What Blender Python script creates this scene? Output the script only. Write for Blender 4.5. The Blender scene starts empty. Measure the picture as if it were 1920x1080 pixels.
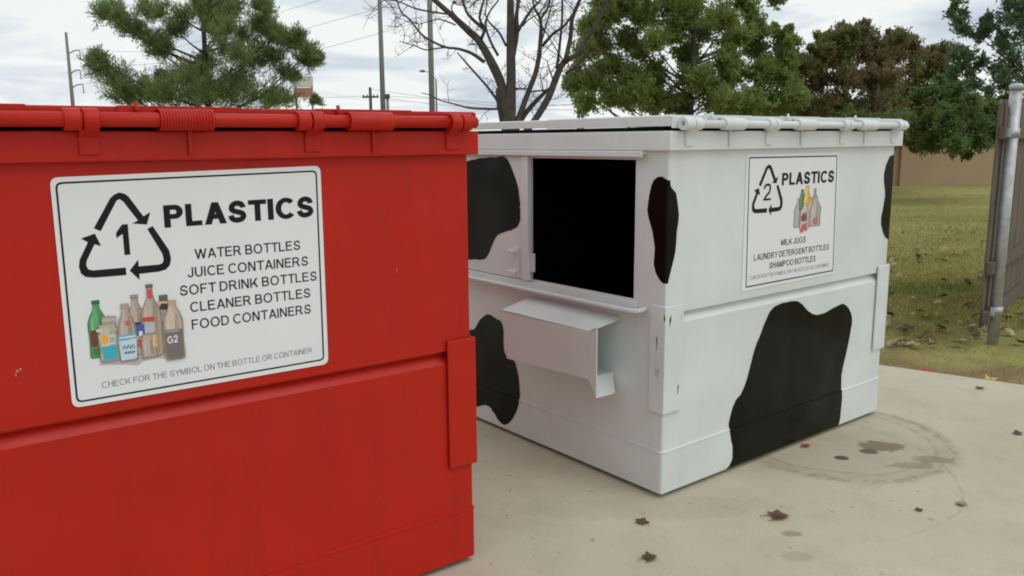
import bpy, bmesh, math, random
import numpy as np
from mathutils import Vector, Matrix
random.seed(7); np.random.seed(7)
SC = bpy.context.scene
COL = SC.collection
R = math.radians

# ---------------------------------------------------------------- camera
cam = bpy.data.cameras.new('camera'); camo = bpy.data.objects.new('camera', cam); COL.objects.link(camo)
PITCH, ROLL = R(10.0096), R(-0.4493)
r0 = Vector((1, 0, 0)); u0 = Vector((0, math.sin(PITCH), math.cos(PITCH)))
rt = math.cos(ROLL)*r0 + math.sin(ROLL)*u0
up = -math.sin(ROLL)*r0 + math.cos(ROLL)*u0
bk = rt.cross(up)
camo.matrix_world = Matrix(((rt.x, up.x, bk.x, 0), (rt.y, up.y, bk.y, 0), (rt.z, up.z, bk.z, 1.5), (0, 0, 0, 1)))
cam.sensor_width = 36; cam.lens = 29.444; cam.clip_end = 3000; cam.clip_start = .05
SC.camera = camo
SC.view_settings.view_transform = 'Standard'; SC.view_settings.look = 'None'
SC.view_settings.exposure = 0.12; SC.view_settings.gamma = 1
SC.cycles.filter_width = 1.9
SC.cycles.max_bounces = 10; SC.cycles.diffuse_bounces = 8

# ---------------------------------------------------------------- node helper
def N(nt, t, **kw):
    n = nt.nodes.new(t)
    for k, v in kw.items():
        if k[0] == '_': setattr(n, k[1:], v)
        else:
            key = k.replace('__', ' ')
            if key.isdigit(): n.inputs[int(key)].default_value = v
            else: n.inputs[key].default_value = v
    return n
def ramp(nt, fac, stops):
    n = nt.nodes.new('ShaderNodeValToRGB'); e = n.color_ramp.elements
    while len(e) < len(stops): e.new(.5)
    for el, (p, c) in zip(e, stops):
        el.position = p; el.color = (c, c, c, 1) if isinstance(c, (int, float)) else (*c, 1)
    nt.links.new(fac, n.inputs[0]); return n.outputs[0]
def mix(nt, fac, a, b, blend='MIX'):
    n = nt.nodes.new('ShaderNodeMix'); n.data_type = 'RGBA'; n.blend_type = blend
    for s, v in ((n.inputs[0], fac), (n.inputs[6], a), (n.inputs[7], b)):
        if isinstance(v, (int, float)): s.default_value = v
        elif isinstance(v, tuple): s.default_value = (*v, 1)
        else: nt.links.new(v, s)
    return n.outputs[2]
def math_(nt, op, a, b=0.0, c=0.0):
    n = nt.nodes.new('ShaderNodeMath'); n.operation = op
    for s, v in zip(n.inputs, (a, b, c)):
        if isinstance(v, (int, float)): s.default_value = v
        else: nt.links.new(v, s)
    return n.outputs[0]

# ---------------------------------------------------------------- overcast sky
SUN_AZ, SUN_EL = R(115), R(56)       # azimuth clockwise from +Y (the view direction)
W = bpy.data.worlds.new('World'); SC.world = W; W.use_nodes = True
nt = W.node_tree; nt.nodes.clear()
out = nt.nodes.new('ShaderNodeOutputWorld')
sky = nt.nodes.new('ShaderNodeTexSky'); sky.sky_type = 'NISHITA'; sky.sun_disc = False
sky.sun_elevation = SUN_EL; sky.sun_rotation = SUN_AZ
bg1 = N(nt, 'ShaderNodeBackground', Strength=.1); nt.links.new(sky.outputs[0], bg1.inputs[0])
tc = nt.nodes.new('ShaderNodeTexCoord'); sep = nt.nodes.new('ShaderNodeSeparateXYZ'); nt.links.new(tc.outputs['Generated'], sep.inputs[0])
zz = math_(nt, 'ADD', math_(nt, 'MAXIMUM', sep.outputs[2], 0.0), .16)
cx = math_(nt, 'DIVIDE', sep.outputs[0], zz); cy = math_(nt, 'DIVIDE', sep.outputs[1], zz)
cmb = nt.nodes.new('ShaderNodeCombineXYZ'); nt.links.new(cx, cmb.inputs[0]); nt.links.new(cy, cmb.inputs[1])
nz = N(nt, 'ShaderNodeTexNoise', Scale=1.15, Detail=7.0, Roughness=.55, Distortion=.6); nt.links.new(cmb.outputs[0], nz.inputs['Vector'])
cc = ramp(nt, nz.outputs[0], [(.34, (.54, .60, .68)), (.46, (.71, .76, .80)), (.54, (.85, .885, .87))])
bg2 = N(nt, 'ShaderNodeBackground', Strength=1.0); nt.links.new(cc, bg2.inputs[0])
ms = nt.nodes.new('ShaderNodeMixShader')
nz2 = N(nt, 'ShaderNodeTexNoise', Scale=.5, Detail=4.0); nt.links.new(cmb.outputs[0], nz2.inputs['Vector'])
nt.links.new(ramp(nt, nz2.outputs[0], [(.3, .86), (.5, .97)]), ms.inputs[0])
nt.links.new(bg1.outputs[0], ms.inputs[1]); nt.links.new(bg2.outputs[0], ms.inputs[2]); nt.links.new(ms.outputs[0], out.inputs[0])

sl = bpy.data.lights.new('sun', 'SUN'); sl.energy = .75; sl.angle = R(40); sl.color = (1, .98, .94)
so = bpy.data.objects.new('sun', sl); COL.objects.link(so)
sd = Vector((math.sin(SUN_AZ)*math.cos(SUN_EL), math.cos(SUN_AZ)*math.cos(SUN_EL), math.sin(SUN_EL)))
so.rotation_euler = sd.to_track_quat('Z', 'Y').to_euler(); so.location = (0, 0, 20)

# ---------------------------------------------------------------- materials
def newmat(name):
    m = bpy.data.materials.new(name); m.use_nodes = True; nt = m.node_tree
    return m, nt, nt.nodes['Principled BSDF']
def simple(name, col, rough=.6, metal=0, spec=.5, var=0, vscale=8, bump=0, bscale=60):
    m, nt, b = newmat(name)
    b.inputs['Base Color'].default_value = (*col, 1); b.inputs['Roughness'].default_value = rough
    b.inputs['Metallic'].default_value = metal; b.inputs['Specular IOR Level'].default_value = spec
    t = nt.nodes.new('ShaderNodeTexCoord')
    if var:
        n = N(nt, 'ShaderNodeTexNoise', Scale=vscale, Detail=6.0, Roughness=.6); nt.links.new(t.outputs['Object'], n.inputs['Vector'])
        lo = tuple(c*(1-var) for c in col); hi = tuple(min(1, c*(1+var)) for c in col)
        nt.links.new(ramp(nt, n.outputs[0], [(.3, lo), (.7, hi)]), b.inputs['Base Color'])
    if bump:
        n = N(nt, 'ShaderNodeTexNoise', Scale=bscale, Detail=5.0); nt.links.new(t.outputs['Object'], n.inputs['Vector'])
        bp = N(nt, 'ShaderNodeBump', Strength=bump, Distance=.002); nt.links.new(n.outputs[0], bp.inputs['Height']); nt.links.new(bp.outputs[0], b.inputs['Normal'])
    return m
def paint(name, col, chip, rough=.42, dirt=(.3, .26, .2), dirtamt=.25, chips=.72, spec=.45, streak=False):
    """brushed-on steel paint: panel waves, orange peel, faint rubbed dirt, rare chips"""
    m, nt, b = newmat(name); t = nt.nodes.new('ShaderNodeTexCoord'); V = t.outputs['Object']
    big = N(nt, 'ShaderNodeTexNoise', Scale=2.2, Detail=5.0, Roughness=.6); nt.links.new(V, big.inputs['Vector'])
    mp = N(nt, 'ShaderNodeMapping'); mp.inputs['Scale'].default_value = (9, 9, 1.2); nt.links.new(V, mp.inputs[0])
    st = N(nt, 'ShaderNodeTexNoise', Scale=1.5, Detail=6.0, Roughness=.65); nt.links.new(mp.outputs[0], st.inputs['Vector'])
    c = mix(nt, ramp(nt, big.outputs[0], [(.35, 0), (.7, 1)]), tuple(x*.93 for x in col), tuple(min(1, x*1.05) for x in col))
    c = mix(nt, math_(nt, 'MULTIPLY', ramp(nt, st.outputs[0], [(.5, 0), (.8, 1)]), dirtamt), c, dirt)
    fine = N(nt, 'ShaderNodeTexNoise', Scale=34, Detail=3.0, Roughness=.5); nt.links.new(V, fine.inputs['Vector'])
    if streak:
        m2 = N(nt, 'ShaderNodeMapping'); m2.inputs['Scale'].default_value = (1.5, 1.5, .22); nt.links.new(V, m2.inputs[0]); nt.links.new(m2.outputs[0], fine.inputs['Vector'])
    ch = ramp(nt, fine.outputs[0], [(chips, 0), (chips+.02, 1)])
    c = mix(nt, ch, c, chip)
    nt.links.new(c, b.inputs['Base Color'])
    nt.links.new(ramp(nt, big.outputs[0], [(.3, rough-.06), (.7, rough+.1)]), b.inputs['Roughness'])
    b.inputs['Specular IOR Level'].default_value = spec
    peel = N(nt, 'ShaderNodeTexNoise', Scale=120, Detail=4.0); nt.links.new(V, peel.inputs['Vector'])
    wave = N(nt, 'ShaderNodeTexNoise', Scale=3.0, Detail=1.0); nt.links.new(V, wave.inputs['Vector'])
    b1 = N(nt, 'ShaderNodeBump', Strength=.25, Distance=.0012); nt.links.new(peel.outputs[0], b1.inputs['Height'])
    b2 = N(nt, 'ShaderNodeBump', Strength=.6, Distance=.03); nt.links.new(wave.outputs[0], b2.inputs['Height']); nt.links.new(b1.outputs[0], b2.inputs['Normal'])
    nt.links.new(b2.outputs[0], b.inputs['Normal'])
    return m
M = {}
M['red'] = paint('red_paint', (.475, .0125, .0028), (.36, .13, .09), rough=.43, dirt=(.27, .016, .008), dirtamt=.5, chips=.765, spec=.3)
M['white'] = paint('white_paint', (.685, .72, .715), (.45, .40, .34), rough=.42, dirt=(.6, .57, .5), dirtamt=.3, chips=.78)
M['worn'] = paint('worn_white_paint', (.685, .72, .715), (.06, .055, .045), rough=.45, dirt=(.52, .50, .44), dirtamt=.4, chips=.675, streak=True)
M['black'] = paint('black_paint', (.0045, .0045, .0038), (.05, .05, .045), rough=.24, dirt=(.012, .011, .008), dirtamt=.5, chips=.79, spec=.15)
M['inside'] = simple('shaded_steel_interior', (.022, .020, .019), .9, var=.4, spec=.1)  # shade inside the bin and under the lid put into the colour
M['rubber'] = simple('dark_skid', (.03, .028, .025), .9)
M['sheet'] = simple('sign_white', (.78, .80, .815), .38, var=.02, vscale=5, bump=.05, bscale=6)
M['ink'] = simple('sign_black_ink', (.012, .011, .013), .5, spec=.2)
M['grey_ink'] = simple('sign_grey_ink', (.20, .20, .21), .5)
def flat(c): 
    k = 'ink_%d_%d_%d' % tuple(int(x*255) for x in c)
    if k not in M: M[k] = simple(k, tuple((x/1.0)**2.2 for x in c), .45, var=.12, vscale=160)
    return M[k]
M['galv'] = simple('galvanised_steel', (.46, .47, .47), .5, metal=.55, var=.22, vscale=14, bump=.2)
M['pole'] = simple('grey_steel_pole', (.20, .20, .19), .7, var=.1)
M['wood_pole'] = simple('dark_wood_pole', (.09, .075, .06), .9, var=.2)
M['wire'] = simple('wire', (.10, .10, .11), .7)
M['bark'] = simple('grey_brown_bark', (.07, .058, .05), .95, var=.4, vscale=9, bump=.8, bscale=25)
M['bark_dark'] = simple('dark_bark', (.05, .04, .032), .95, var=.4, vscale=6, bump=.8, bscale=20)
M['stucco'] = simple('tan_stucco', (.43, .315, .20), .9, var=.06, vscale=1.5, bump=.3, bscale=30)
M['brickband'] = simple('brick_band', (.17, .075, .055), .9, var=.2)
M['olive_roof'] = simple('olive_fascia', (.17, .15, .055), .7, var=.1)
M['dark_roof'] = simple('dark_roof', (.07, .075, .06), .8)
M['billwhite'] = simple('board_white', (.62, .62, .60), .6)
M['billred'] = simple('board_red', (.45, .17, .13), .6, var=.15, vscale=1)

def weathered_wood():
    m, nt, b = newmat('weathered_wood'); t = nt.nodes.new('ShaderNodeTexCoord')
    mp = N(nt, 'ShaderNodeMapping'); mp.inputs['Scale'].default_value = (28, 28, 1.3); nt.links.new(t.outputs['Object'], mp.inputs[0])
    n = N(nt, 'ShaderNodeTexNoise', Scale=2.0, Detail=8.0, Roughness=.65); nt.links.new(mp.outputs[0], n.inputs['Vector'])
    g = nt.nodes.new('ShaderNodeNewGeometry')
    c = ramp(nt, n.outputs[0], [(.3, (.062, .048, .036)), (.55, (.135, .108, .082)), (.75, (.21, .172, .136))])
    v = ramp(nt, g.outputs['Random Per Island'], [(0, .72), (1, 1.15)])
    nt.links.new(mix(nt, 1.0, c, v, 'MULTIPLY'), b.inputs['Base Color']); b.inputs['Roughness'].default_value = .9
    bp = N(nt, 'ShaderNodeBump', Strength=.6, Distance=.004); nt.links.new(n.outputs[0], bp.inputs['Height']); nt.links.new(bp.outputs[0], b.inputs['Normal'])
    return m
M['wood'] = weathered_wood()

def leafmat(name, cols, patch=None, pscale=.9, pth=.6, trans=.25):
    m, nt, b = newmat(name); g = nt.nodes.new('ShaderNodeNewGeometry')
    n = len(cols); c = ramp(nt, g.outputs['Random Per Island'], [(i/(n-1), cols[i]) for i in range(n)])
    t = nt.nodes.new('ShaderNodeTexCoord')
    big = N(nt, 'ShaderNodeTexNoise', Scale=pscale, Detail=3.0); nt.links.new(t.outputs['Object'], big.inputs['Vector'])
    if patch: c = mix(nt, ramp(nt, big.outputs[0], [(pth, 0), (pth+.08, .85)]), c, patch)
    nt.links.new(c, b.inputs['Base Color']); b.inputs['Roughness'].default_value = .6; b.inputs['Specular IOR Level'].default_value = .3
    tr = nt.nodes.new('ShaderNodeBsdfTranslucent'); nt.links.new(c, tr.inputs[0])
    ms = nt.nodes.new('ShaderNodeMixShader'); ms.inputs[0].default_value = trans
    nt.links.new(b.outputs[0], ms.inputs[1]); nt.links.new(tr.outputs[0], ms.inputs[2])
    nt.links.new(ms.outputs[0], nt.nodes['Material Output'].inputs[0])
    return m
M['pine'] = leafmat('pine_needles', [(.17, .235, .085), (.235, .305, .12), (.30, .36, .165)], (.34, .26, .16), 1.1, .64, .5)
M['green'] = leafmat('green_leaves', [(.22, .285, .08), (.265, .335, .10), (.32, .385, .13)], (.40, .31, .12), .8, .66, .6)
M['brown'] = leafmat('russet_leaves', [(.24, .16, .085), (.30, .19, .115), (.25, .21, .095), (.35, .235, .15)], (.19, .22, .08), .8, .47, .55)
M['oak'] = leafmat('blue_green_leaves', [(0.097, 0.172, 0.082), (0.152, 0.241, 0.116), (0.220, 0.309, 0.165)], None, trans=.5)
M['low'] = leafmat('dull_green_leaves', [(0.097, 0.172, 0.055), (0.152, 0.241, 0.076), (0.221, 0.304, 0.110)], (.17, .15, .06), 1.2, .6, .5)
M['grass'] = leafmat('dormant_grass', [(0.213, 0.231, 0.062), (0.375, 0.325, 0.110), (0.500, 0.413, 0.163), (0.175, 0.237, 0.056)], (.15, .21, .05), .9, .54, .5)

def concrete():
    m, nt, b = newmat('broom_finished_concrete'); t = nt.nodes.new('ShaderNodeTexCoord'); V = t.outputs['Object']
    def noise(s, d=6.0, r=.6): 
        n = N(nt, 'ShaderNodeTexNoise', Scale=s, Detail=d, Roughness=r); nt.links.new(V, n.inputs['Vector']); return n.outputs[0]
    big, mid, fine = noise(.9), noise(5), noise(90, 3.0)
    c = mix(nt, ramp(nt, big, [(.32, 0), (.68, 1)]), (.465, .42, .312), (.57, .525, .405))
    c = mix(nt, ramp(nt, mid, [(.48, 0), (.75, .5)]), c, (.385, .345, .25))
    c = mix(nt, ramp(nt, fine, [(.35, .0), (.75, .28)]), c, (.62, .57, .44))
    grit = noise(260, 2.0); c = mix(nt, ramp(nt, grit, [(.40, .35), (.5, 0)]), c, (.25, .21, .15)); spk = noise(22, 2.0); c = mix(nt, ramp(nt, spk, [(.69, 0), (.73, .6)]), c, (.17, .13, .085))
    sp = nt.nodes.new('ShaderNodeSeparateXYZ'); nt.links.new(V, sp.inputs[0])
    wob = N(nt, 'ShaderNodeTexNoise', Scale=3.5, Detail=5.0, Roughness=.65); nt.links.new(V, wob.inputs['Vector'])
    wob2 = N(nt, 'ShaderNodeTexNoise', Scale=16, Detail=5.0, Roughness=.7); nt.links.new(V, wob2.inputs['Vector'])
    wc = math_(nt, 'SUBTRACT', wob.outputs[0], .5); wc2 = math_(nt, 'SUBTRACT', wob2.outputs[0], .5)
    def dist(x, y, sx=1., sy=1.):
        dx = math_(nt, 'MULTIPLY', math_(nt, 'SUBTRACT', sp.outputs[0], x), 1/sx); dy = math_(nt, 'MULTIPLY', math_(nt, 'SUBTRACT', sp.outputs[1], y), 1/sy)
        return math_(nt, 'SQRT', math_(nt, 'ADD', math_(nt, 'POWER', math_(nt, 'ABSOLUTE', dx), 2.), math_(nt, 'POWER', math_(nt, 'ABSOLUTE', dy), 2.)))
    def ring(x, y, rad, w, amt, col, wobble=.09, breakup=(.36, .62), xmin=None):
        nonlocal c
        d = math_(nt, 'ADD', dist(x, y), math_(nt, 'MULTIPLY', wc, wobble))
        k = math_(nt, 'SUBTRACT', 1.0, math_(nt, 'DIVIDE', math_(nt, 'ABSOLUTE', math_(nt, 'SUBTRACT', d, rad)), w))
        k = math_(nt, 'MULTIPLY', math_(nt, 'MAXIMUM', k, 0.0), ramp(nt, wob2.outputs[0], [(breakup[0], 0), (breakup[1], 1)]))
        if xmin is not None: k = math_(nt, 'MULTIPLY', k, math_(nt, 'GREATER_THAN', sp.outputs[0], xmin))
        c = mix(nt, math_(nt, 'MINIMUM', math_(nt, 'MULTIPLY', k, amt), .9), c, col)
    def blot(x, y, sx, sy, amt, col, wobble=1.2):
        nonlocal c
        d = math_(nt, 'ADD', math_(nt, 'ADD', dist(x, y, sx, sy), math_(nt, 'MULTIPLY', wc, wobble)), math_(nt, 'MULTIPLY', wc2, wobble*1.6))
        c = mix(nt, math_(nt, 'MULTIPLY', ramp(nt, d, [(.80, 1), (1.10, 0)]), amt), c, col)
    blot(1.6, 4.05, .55, .55, .22, (.30, .255, .165), .6)
    ring(1.62, 4.05, .53, .08, .55, (.24, .20, .14)); ring(1.62, 4.05, .47, .02, .7, (.26, .22, .155)); ring(1.62, 4.05, .565, .015, .5, (.24, .20, .14)); ring(1.62, 4.05, .545, .010, .9, (.22, .185, .13))
    ring(1.2, 3.72, .80, .009, .6, (.25, .21, .15), .08, (.4, .6), 1.36)
    blot(1.81, 3.93, .13, .075, .75, (.16, .12, .055)); blot(1.86, 3.68, .12, .05, .45, (.17, .12, .07)); blot(1.98, 3.75, .10, .05, .5, (.17, .12, .06))
    blot(1.56, 3.78, .036, .03, .9, (.07, .055, .045), .4); blot(1.72, 3.86, .05, .04, .8, (.07, .055, .05), .6)
    blot(1.07, 3.01, .05, .03, .55, (.2, .145, .09), .8); blot(1.03, 2.83, .06, .04, .3, (.24, .18, .11), .8); blot(.55, 3.25, .6, .12, .2, (.3, .27, .21), 1.)
    nt.links.new(c, b.inputs['Base Color']); b.inputs['Roughness'].default_value = .85; b.inputs['Specular IOR Level'].default_value = .3
    bp = N(nt, 'ShaderNodeBump', Strength=.5, Distance=.002); nt.links.new(fine, bp.inputs['Height']); nt.links.new(bp.outputs[0], b.inputs['Normal'])
    return m
M['concrete'] = concrete()
def lawn():
    m, nt, b = newmat('lawn_soil_and_thatch'); t = nt.nodes.new('ShaderNodeTexCoord'); V = t.outputs['Object']
    def noise(s, d=6.0, r=.6):
        n = N(nt, 'ShaderNodeTexNoise', Scale=s, Detail=d, Roughness=r); nt.links.new(V, n.inputs['Vector']); return n.outputs[0]
    mp = N(nt, 'ShaderNodeMapping'); mp.inputs['Scale'].default_value = (.35, 1.1, 1); nt.links.new(V, mp.inputs[0])
    ln = N(nt, 'ShaderNodeTexNoise', Scale=.55, Detail=5.0); nt.links.new(mp.outputs[0], ln.inputs['Vector'])
    c = ramp(nt, ln.outputs[0], [(.35, (.24, .24, .07)), (.5, (.31, .285, .10)), (.65, (.40, .34, .135))])
    c = mix(nt, ramp(nt, noise(7), [(.45, 0), (.7, .7)]), c, (.20, .185, .07))
    c = mix(nt, ramp(nt, noise(40, 3.), [(.45, 0), (.7, .5)]), c, (.36, .30, .13))
    sp = nt.nodes.new('ShaderNodeSeparateXYZ'); nt.links.new(V, sp.inputs[0])
    d = math_(nt, 'ADD', math_(nt, 'MULTIPLY', sp.outputs[0], .588), math_(nt, 'MULTIPLY', sp.outputs[1], .809))
    d = math_(nt, 'ADD', math_(nt, 'SUBTRACT', d, 5.837), math_(nt, 'MULTIPLY', math_(nt, 'SUBTRACT', noise(2.2), .5), 3.2))
    c = mix(nt, ramp(nt, d, [(.2, .85), (2.5, 0)]), c, mix(nt, noise(14), (.16, .105, .06), (.28, .19, .115)))
    nt.links.new(c, b.inputs['Base Color']); b.inputs['Roughness'].default_value = .95; b.inputs['Specular IOR Level'].default_value = .1
    bp = N(nt, 'ShaderNodeBump', Strength=.8, Distance=.02); nt.links.new(noise(25), bp.inputs['Height']); nt.links.new(bp.outputs[0], b.inputs['Normal'])
    return m
M['lawn'] = lawn()
LEAFC = {'russet': simple('russet_leaf', (.12, .05, .03), .7, var=.35, vscale=40), 'tan': simple('tan_leaf', (.32, .22, .12), .7, var=.3, vscale=40),
         'brown': simple('brown_leaf', (.085, .05, .028), .7, var=.3, vscale=40), 'red': simple('red_leaf', (.36, .05, .035), .6, var=.3, vscale=40),
         'yellow': simple('yellow_leaf', (.5, .33, .06), .6, var=.2, vscale=40), 'pale': simple('pale_leaf', (.45, .36, .24), .7, var=.2, vscale=40)}
# ---------------------------------------------------------------- grotesque capitals, built stroke by stroke (cap height 1, stem s)
def glyph(ch, s):
    Q = []; b = s*.86
    def rect_(x0, x1, z0, z1): Q.append([(x0, z0), (x1, z0), (x1, z1), (x0, z1)])
    def diag(xa, za, xb, zb, t=None):
        t = t or s*1.08; Q.append([(xa, za), (xa+t, za), (xb+t, zb), (xb, zb)])
    def arc(cx_, cz_, rx, rz, a0, a1, n=14, tx=None, tz=None):
        tx = tx or s; tz = tz or b
        for k in range(n):
            u0_, u1_ = R(a0+(a1-a0)*k/n), R(a0+(a1-a0)*(k+1)/n); o = []
            for a, i_ in ((u0_, 0), (u1_, 0), (u1_, 1), (u0_, 1)): o.append((cx_+(rx-tx*i_)*math.cos(a), cz_+(rz-tz*i_)*math.sin(a)))
            Q.append(o)
    def stroke(pts, t=None):
        t = (t or s)/2; P_ = [Vector(p) for p in pts]; L_, R_ = [], []
        for i, p in enumerate(P_):
            d = (P_[min(i+1, len(P_)-1)]-P_[max(i-1, 0)]).normalized(); n_ = Vector((-d.y, d.x))*t; L_.append(p+n_); R_.append(p-n_)
        for i in range(len(P_)-1): Q.append([tuple(L_[i]), tuple(L_[i+1]), tuple(R_[i+1]), tuple(R_[i])])
    def bowl(x0, x1, z0, z1):
        rz = (z1-z0)/2; rx = min(rz*1.0, (x1-x0)*.75); rect_(x0, x1-rx, z1-b, z1); rect_(x0, x1-rx, z0, z0+b); arc(x1-rx, z0+rz, rx, rz, -90, 90)
    W_ = .8
    if ch == 'A': W_ = .92; t = s*1.1; diag(0, 0, .46-t/2, 1, t); diag(W_-t, 0, .46-t/2, 1, t); rect_(.46-.31+s*.3, .46+.31-s*.3, .24, .24+b)
    elif ch == 'B': W_ = .78; rect_(0, s, 0, 1); bowl(s, .73, .5-b*.45, 1); bowl(s, W_, 0, .5+b*.45)
    elif ch in 'CG':
        W_ = .86 if ch == 'C' else .96; arc(.48, .5, .48, .515, 42, 318, 30)
        if ch == 'G': rect_(.55, .955, .42, .42+b); rect_(.955-s, .955, .16, .42)
    elif ch == 'D': W_ = .84; rect_(0, s, 0, 1); rx = .44; rect_(s, W_-rx, 1-b, 1); rect_(s, W_-rx, 0, b); arc(W_-rx, .5, rx, .5, -90, 90, 20)
    elif ch == 'E': W_ = .74; rect_(0, s, 0, 1); [rect_(s, x, z, z+b) for x, z in ((W_-.02, 1-b), (W_-.06, .53-b/2), (W_, 0))]
    elif ch == 'F': W_ = .68; rect_(0, s, 0, 1); rect_(s, W_, 1-b, 1); rect_(s, W_-.07, .51-b/2, .51+b/2)
    elif ch == 'H': W_ = .79; rect_(0, s, 0, 1); rect_(W_-s, W_, 0, 1); rect_(s, W_-s, .53-b/2, .53+b/2)
    elif ch == 'I': W_ = s; rect_(0, s, 0, 1)
    elif ch == 'J': W_ = .60; rect_(W_-s, W_, .30, 1); arc(.30, .30, .30, .315, 180, 360, 16)
    elif ch == 'K': W_ = .86; rect_(0, s, 0, 1); t = s*1.3; diag(s-.02, .30, W_-t-.02, 1, t); diag(W_-t, 0, .30, .60, t)
    elif ch == 'L': W_ = .66; rect_(0, s, 0, 1); rect_(s, W_, 0, b)
    elif ch == 'M': W_ = .94; rect_(0, s, 0, 1); rect_(W_-s, W_, 0, 1); t = s*1.05; diag(.47-t/2, 0, s*.15, 1, t); diag(.47-t/2, 0, W_-t-s*.15, 1, t)
    elif ch == 'N': W_ = .80; rect_(0, s, 0, 1); rect_(W_-s, W_, 0, 1); t = s*1.15; diag(W_-t-.01, 0, .01, 1, t)
    elif ch == 'O': W_ = .98; arc(.49, .5, .49, .515, 0, 360, 36)
    elif ch in 'PR':
        W_ = .76 if ch == 'P' else .86; rect_(0, s, 0, 1); z = .44 if ch == 'P' else .46; bowl(s, .76, z-b*.3, 1)
        if ch == 'R': t = s*1.25; diag(W_-t, 0, .40, z, t)
    elif ch == 'S':
        W_ = .80; c = [(.05, .31), (.12, .14), (.27, .055), (.42, .045), (.60, .09), (.70, .19), (.715, .28), (.66, .39), (.53, .455), (.37, .50), (.21, .56), (.125, .64), (.115, .74), (.18, .87), (.32, .95), (.44, .957), (.59, .92), (.68, .82), (.705, .71)]
        k = s/2; stroke([((k+(x-.05)/.665*(W_-2*k)), (b/2+(z-.045)/.912*(1-b))) for x, z in catmull([Vector(p) for p in c], 3, False)], s*.95)
    elif ch == 'T': W_ = .80; rect_(0, W_, 1-b, 1); rect_(.4-s/2, .4+s/2, 0, 1-b)
    elif ch == 'U': W_ = .79; rect_(0, s, .36, 1); rect_(W_-s, W_, .36, 1); arc(W_/2, .36, W_/2, .375, 180, 360, 20)
    elif ch == 'W': W_ = 1.26; t = s*1.05; c = [0, .29-t*.1, .63-t/2, .97-t*.9, W_-t]; diag(c[1], 0, c[0], 1, t); diag(c[1], 0, c[2], 1, t); diag(c[3], 0, c[2], 1, t); diag(c[3], 0, c[4], 1, t)
    elif ch == 'Y': W_ = .88; t = s*1.15; diag(.44-t/2, .42, 0, 1, t); diag(.44-t/2, .42, W_-t, 1, t); rect_(.44-s/2, .44+s/2, 0, .43)
    elif ch == '1': W_ = .40; rect_(W_-s, W_, 0, 1); Q.append([(0, .74), (0, .74-s*.9), (W_-s, .80-s*.55), (W_-s, 1)])
    elif ch == '2':
        W_ = .66; rect_(0, W_, 0, b); k = s/2
        stroke(catmull([Vector(p) for p in ((.03+k*.6, .68), (.10, .84), (.22, .94-k*.3), (.34, .955-k*.4), (.50, .91), (W_-k-.03, .76), (W_-k-.04, .64), (.50, .48), (.32, .33), (.17, .19), (.06+k*.6, b*.6))], 3, False), s)
    return W_, Q
# ---------------------------------------------------------------- object helpers
def tag(o, label=None, cat=None, group=None, kind=None):
    if label: o['label'] = label
    if cat: o['category'] = cat
    if group: o['group'] = group
    if kind: o['kind'] = kind
    return o
def empty(name, loc, rz=0):
    o = bpy.data.objects.new(name, None); COL.objects.link(o); o.location = loc; o.rotation_euler = (0, 0, rz)
    o.empty_display_size = .1; return o
def link(name, me, mats, parent=None, smooth=False, bevel=0, loc=None):
    o = bpy.data.objects.new(name, me); COL.objects.link(o)
    for m in (mats if isinstance(mats, (list, tuple)) else [mats]): me.materials.append(m)
    if parent: o.parent = parent
    if loc: o.location = loc
    if smooth:
        for p in me.polygons: p.use_smooth = True
    if bevel:
        b = o.modifiers.new('bevel', 'BEVEL'); b.width = bevel; b.segments = 2; b.limit_method = 'ANGLE'; b.angle_limit = R(40)
        b.harden_normals = False
    return o
def obj(name, bm, mats, parent=None, smooth=False, bevel=0, loc=None, recalc=True):
    if recalc: bmesh.ops.recalc_face_normals(bm, faces=bm.faces)
    me = bpy.data.meshes.new(name); bm.to_mesh(me); bm.free()
    return link(name, me, mats, parent, smooth, bevel, loc)
def box(bm, x0, x1, y0, y1, z0, z1, mi=0):
    v = [bm.verts.new(p) for p in ((x0, y0, z0), (x1, y0, z0), (x1, y1, z0), (x0, y1, z0), (x0, y0, z1), (x1, y0, z1), (x1, y1, z1), (x0, y1, z1))]
    for f in ((0, 3, 2, 1), (4, 5, 6, 7), (0, 1, 5, 4), (1, 2, 6, 5), (2, 3, 7, 6), (3, 0, 4, 7)):
        bm.faces.new([v[i] for i in f]).material_index = mi
    return v
def prism(bm, pts, fn, a, b, mi=0):
    """2-D outline pts extruded from a to b; fn(p, q, t) -> 3-D"""
    A = [bm.verts.new(fn(p, q, a)) for p, q in pts]; B = [bm.verts.new(fn(p, q, b)) for p, q in pts]
    n = len(pts)
    fs = [bm.faces.new(A[::-1]), bm.faces.new(B)] + [bm.faces.new((A[i], A[(i+1) % n], B[(i+1) % n], B[i])) for i in range(n)]
    for f in fs: f.material_index = mi
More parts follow.
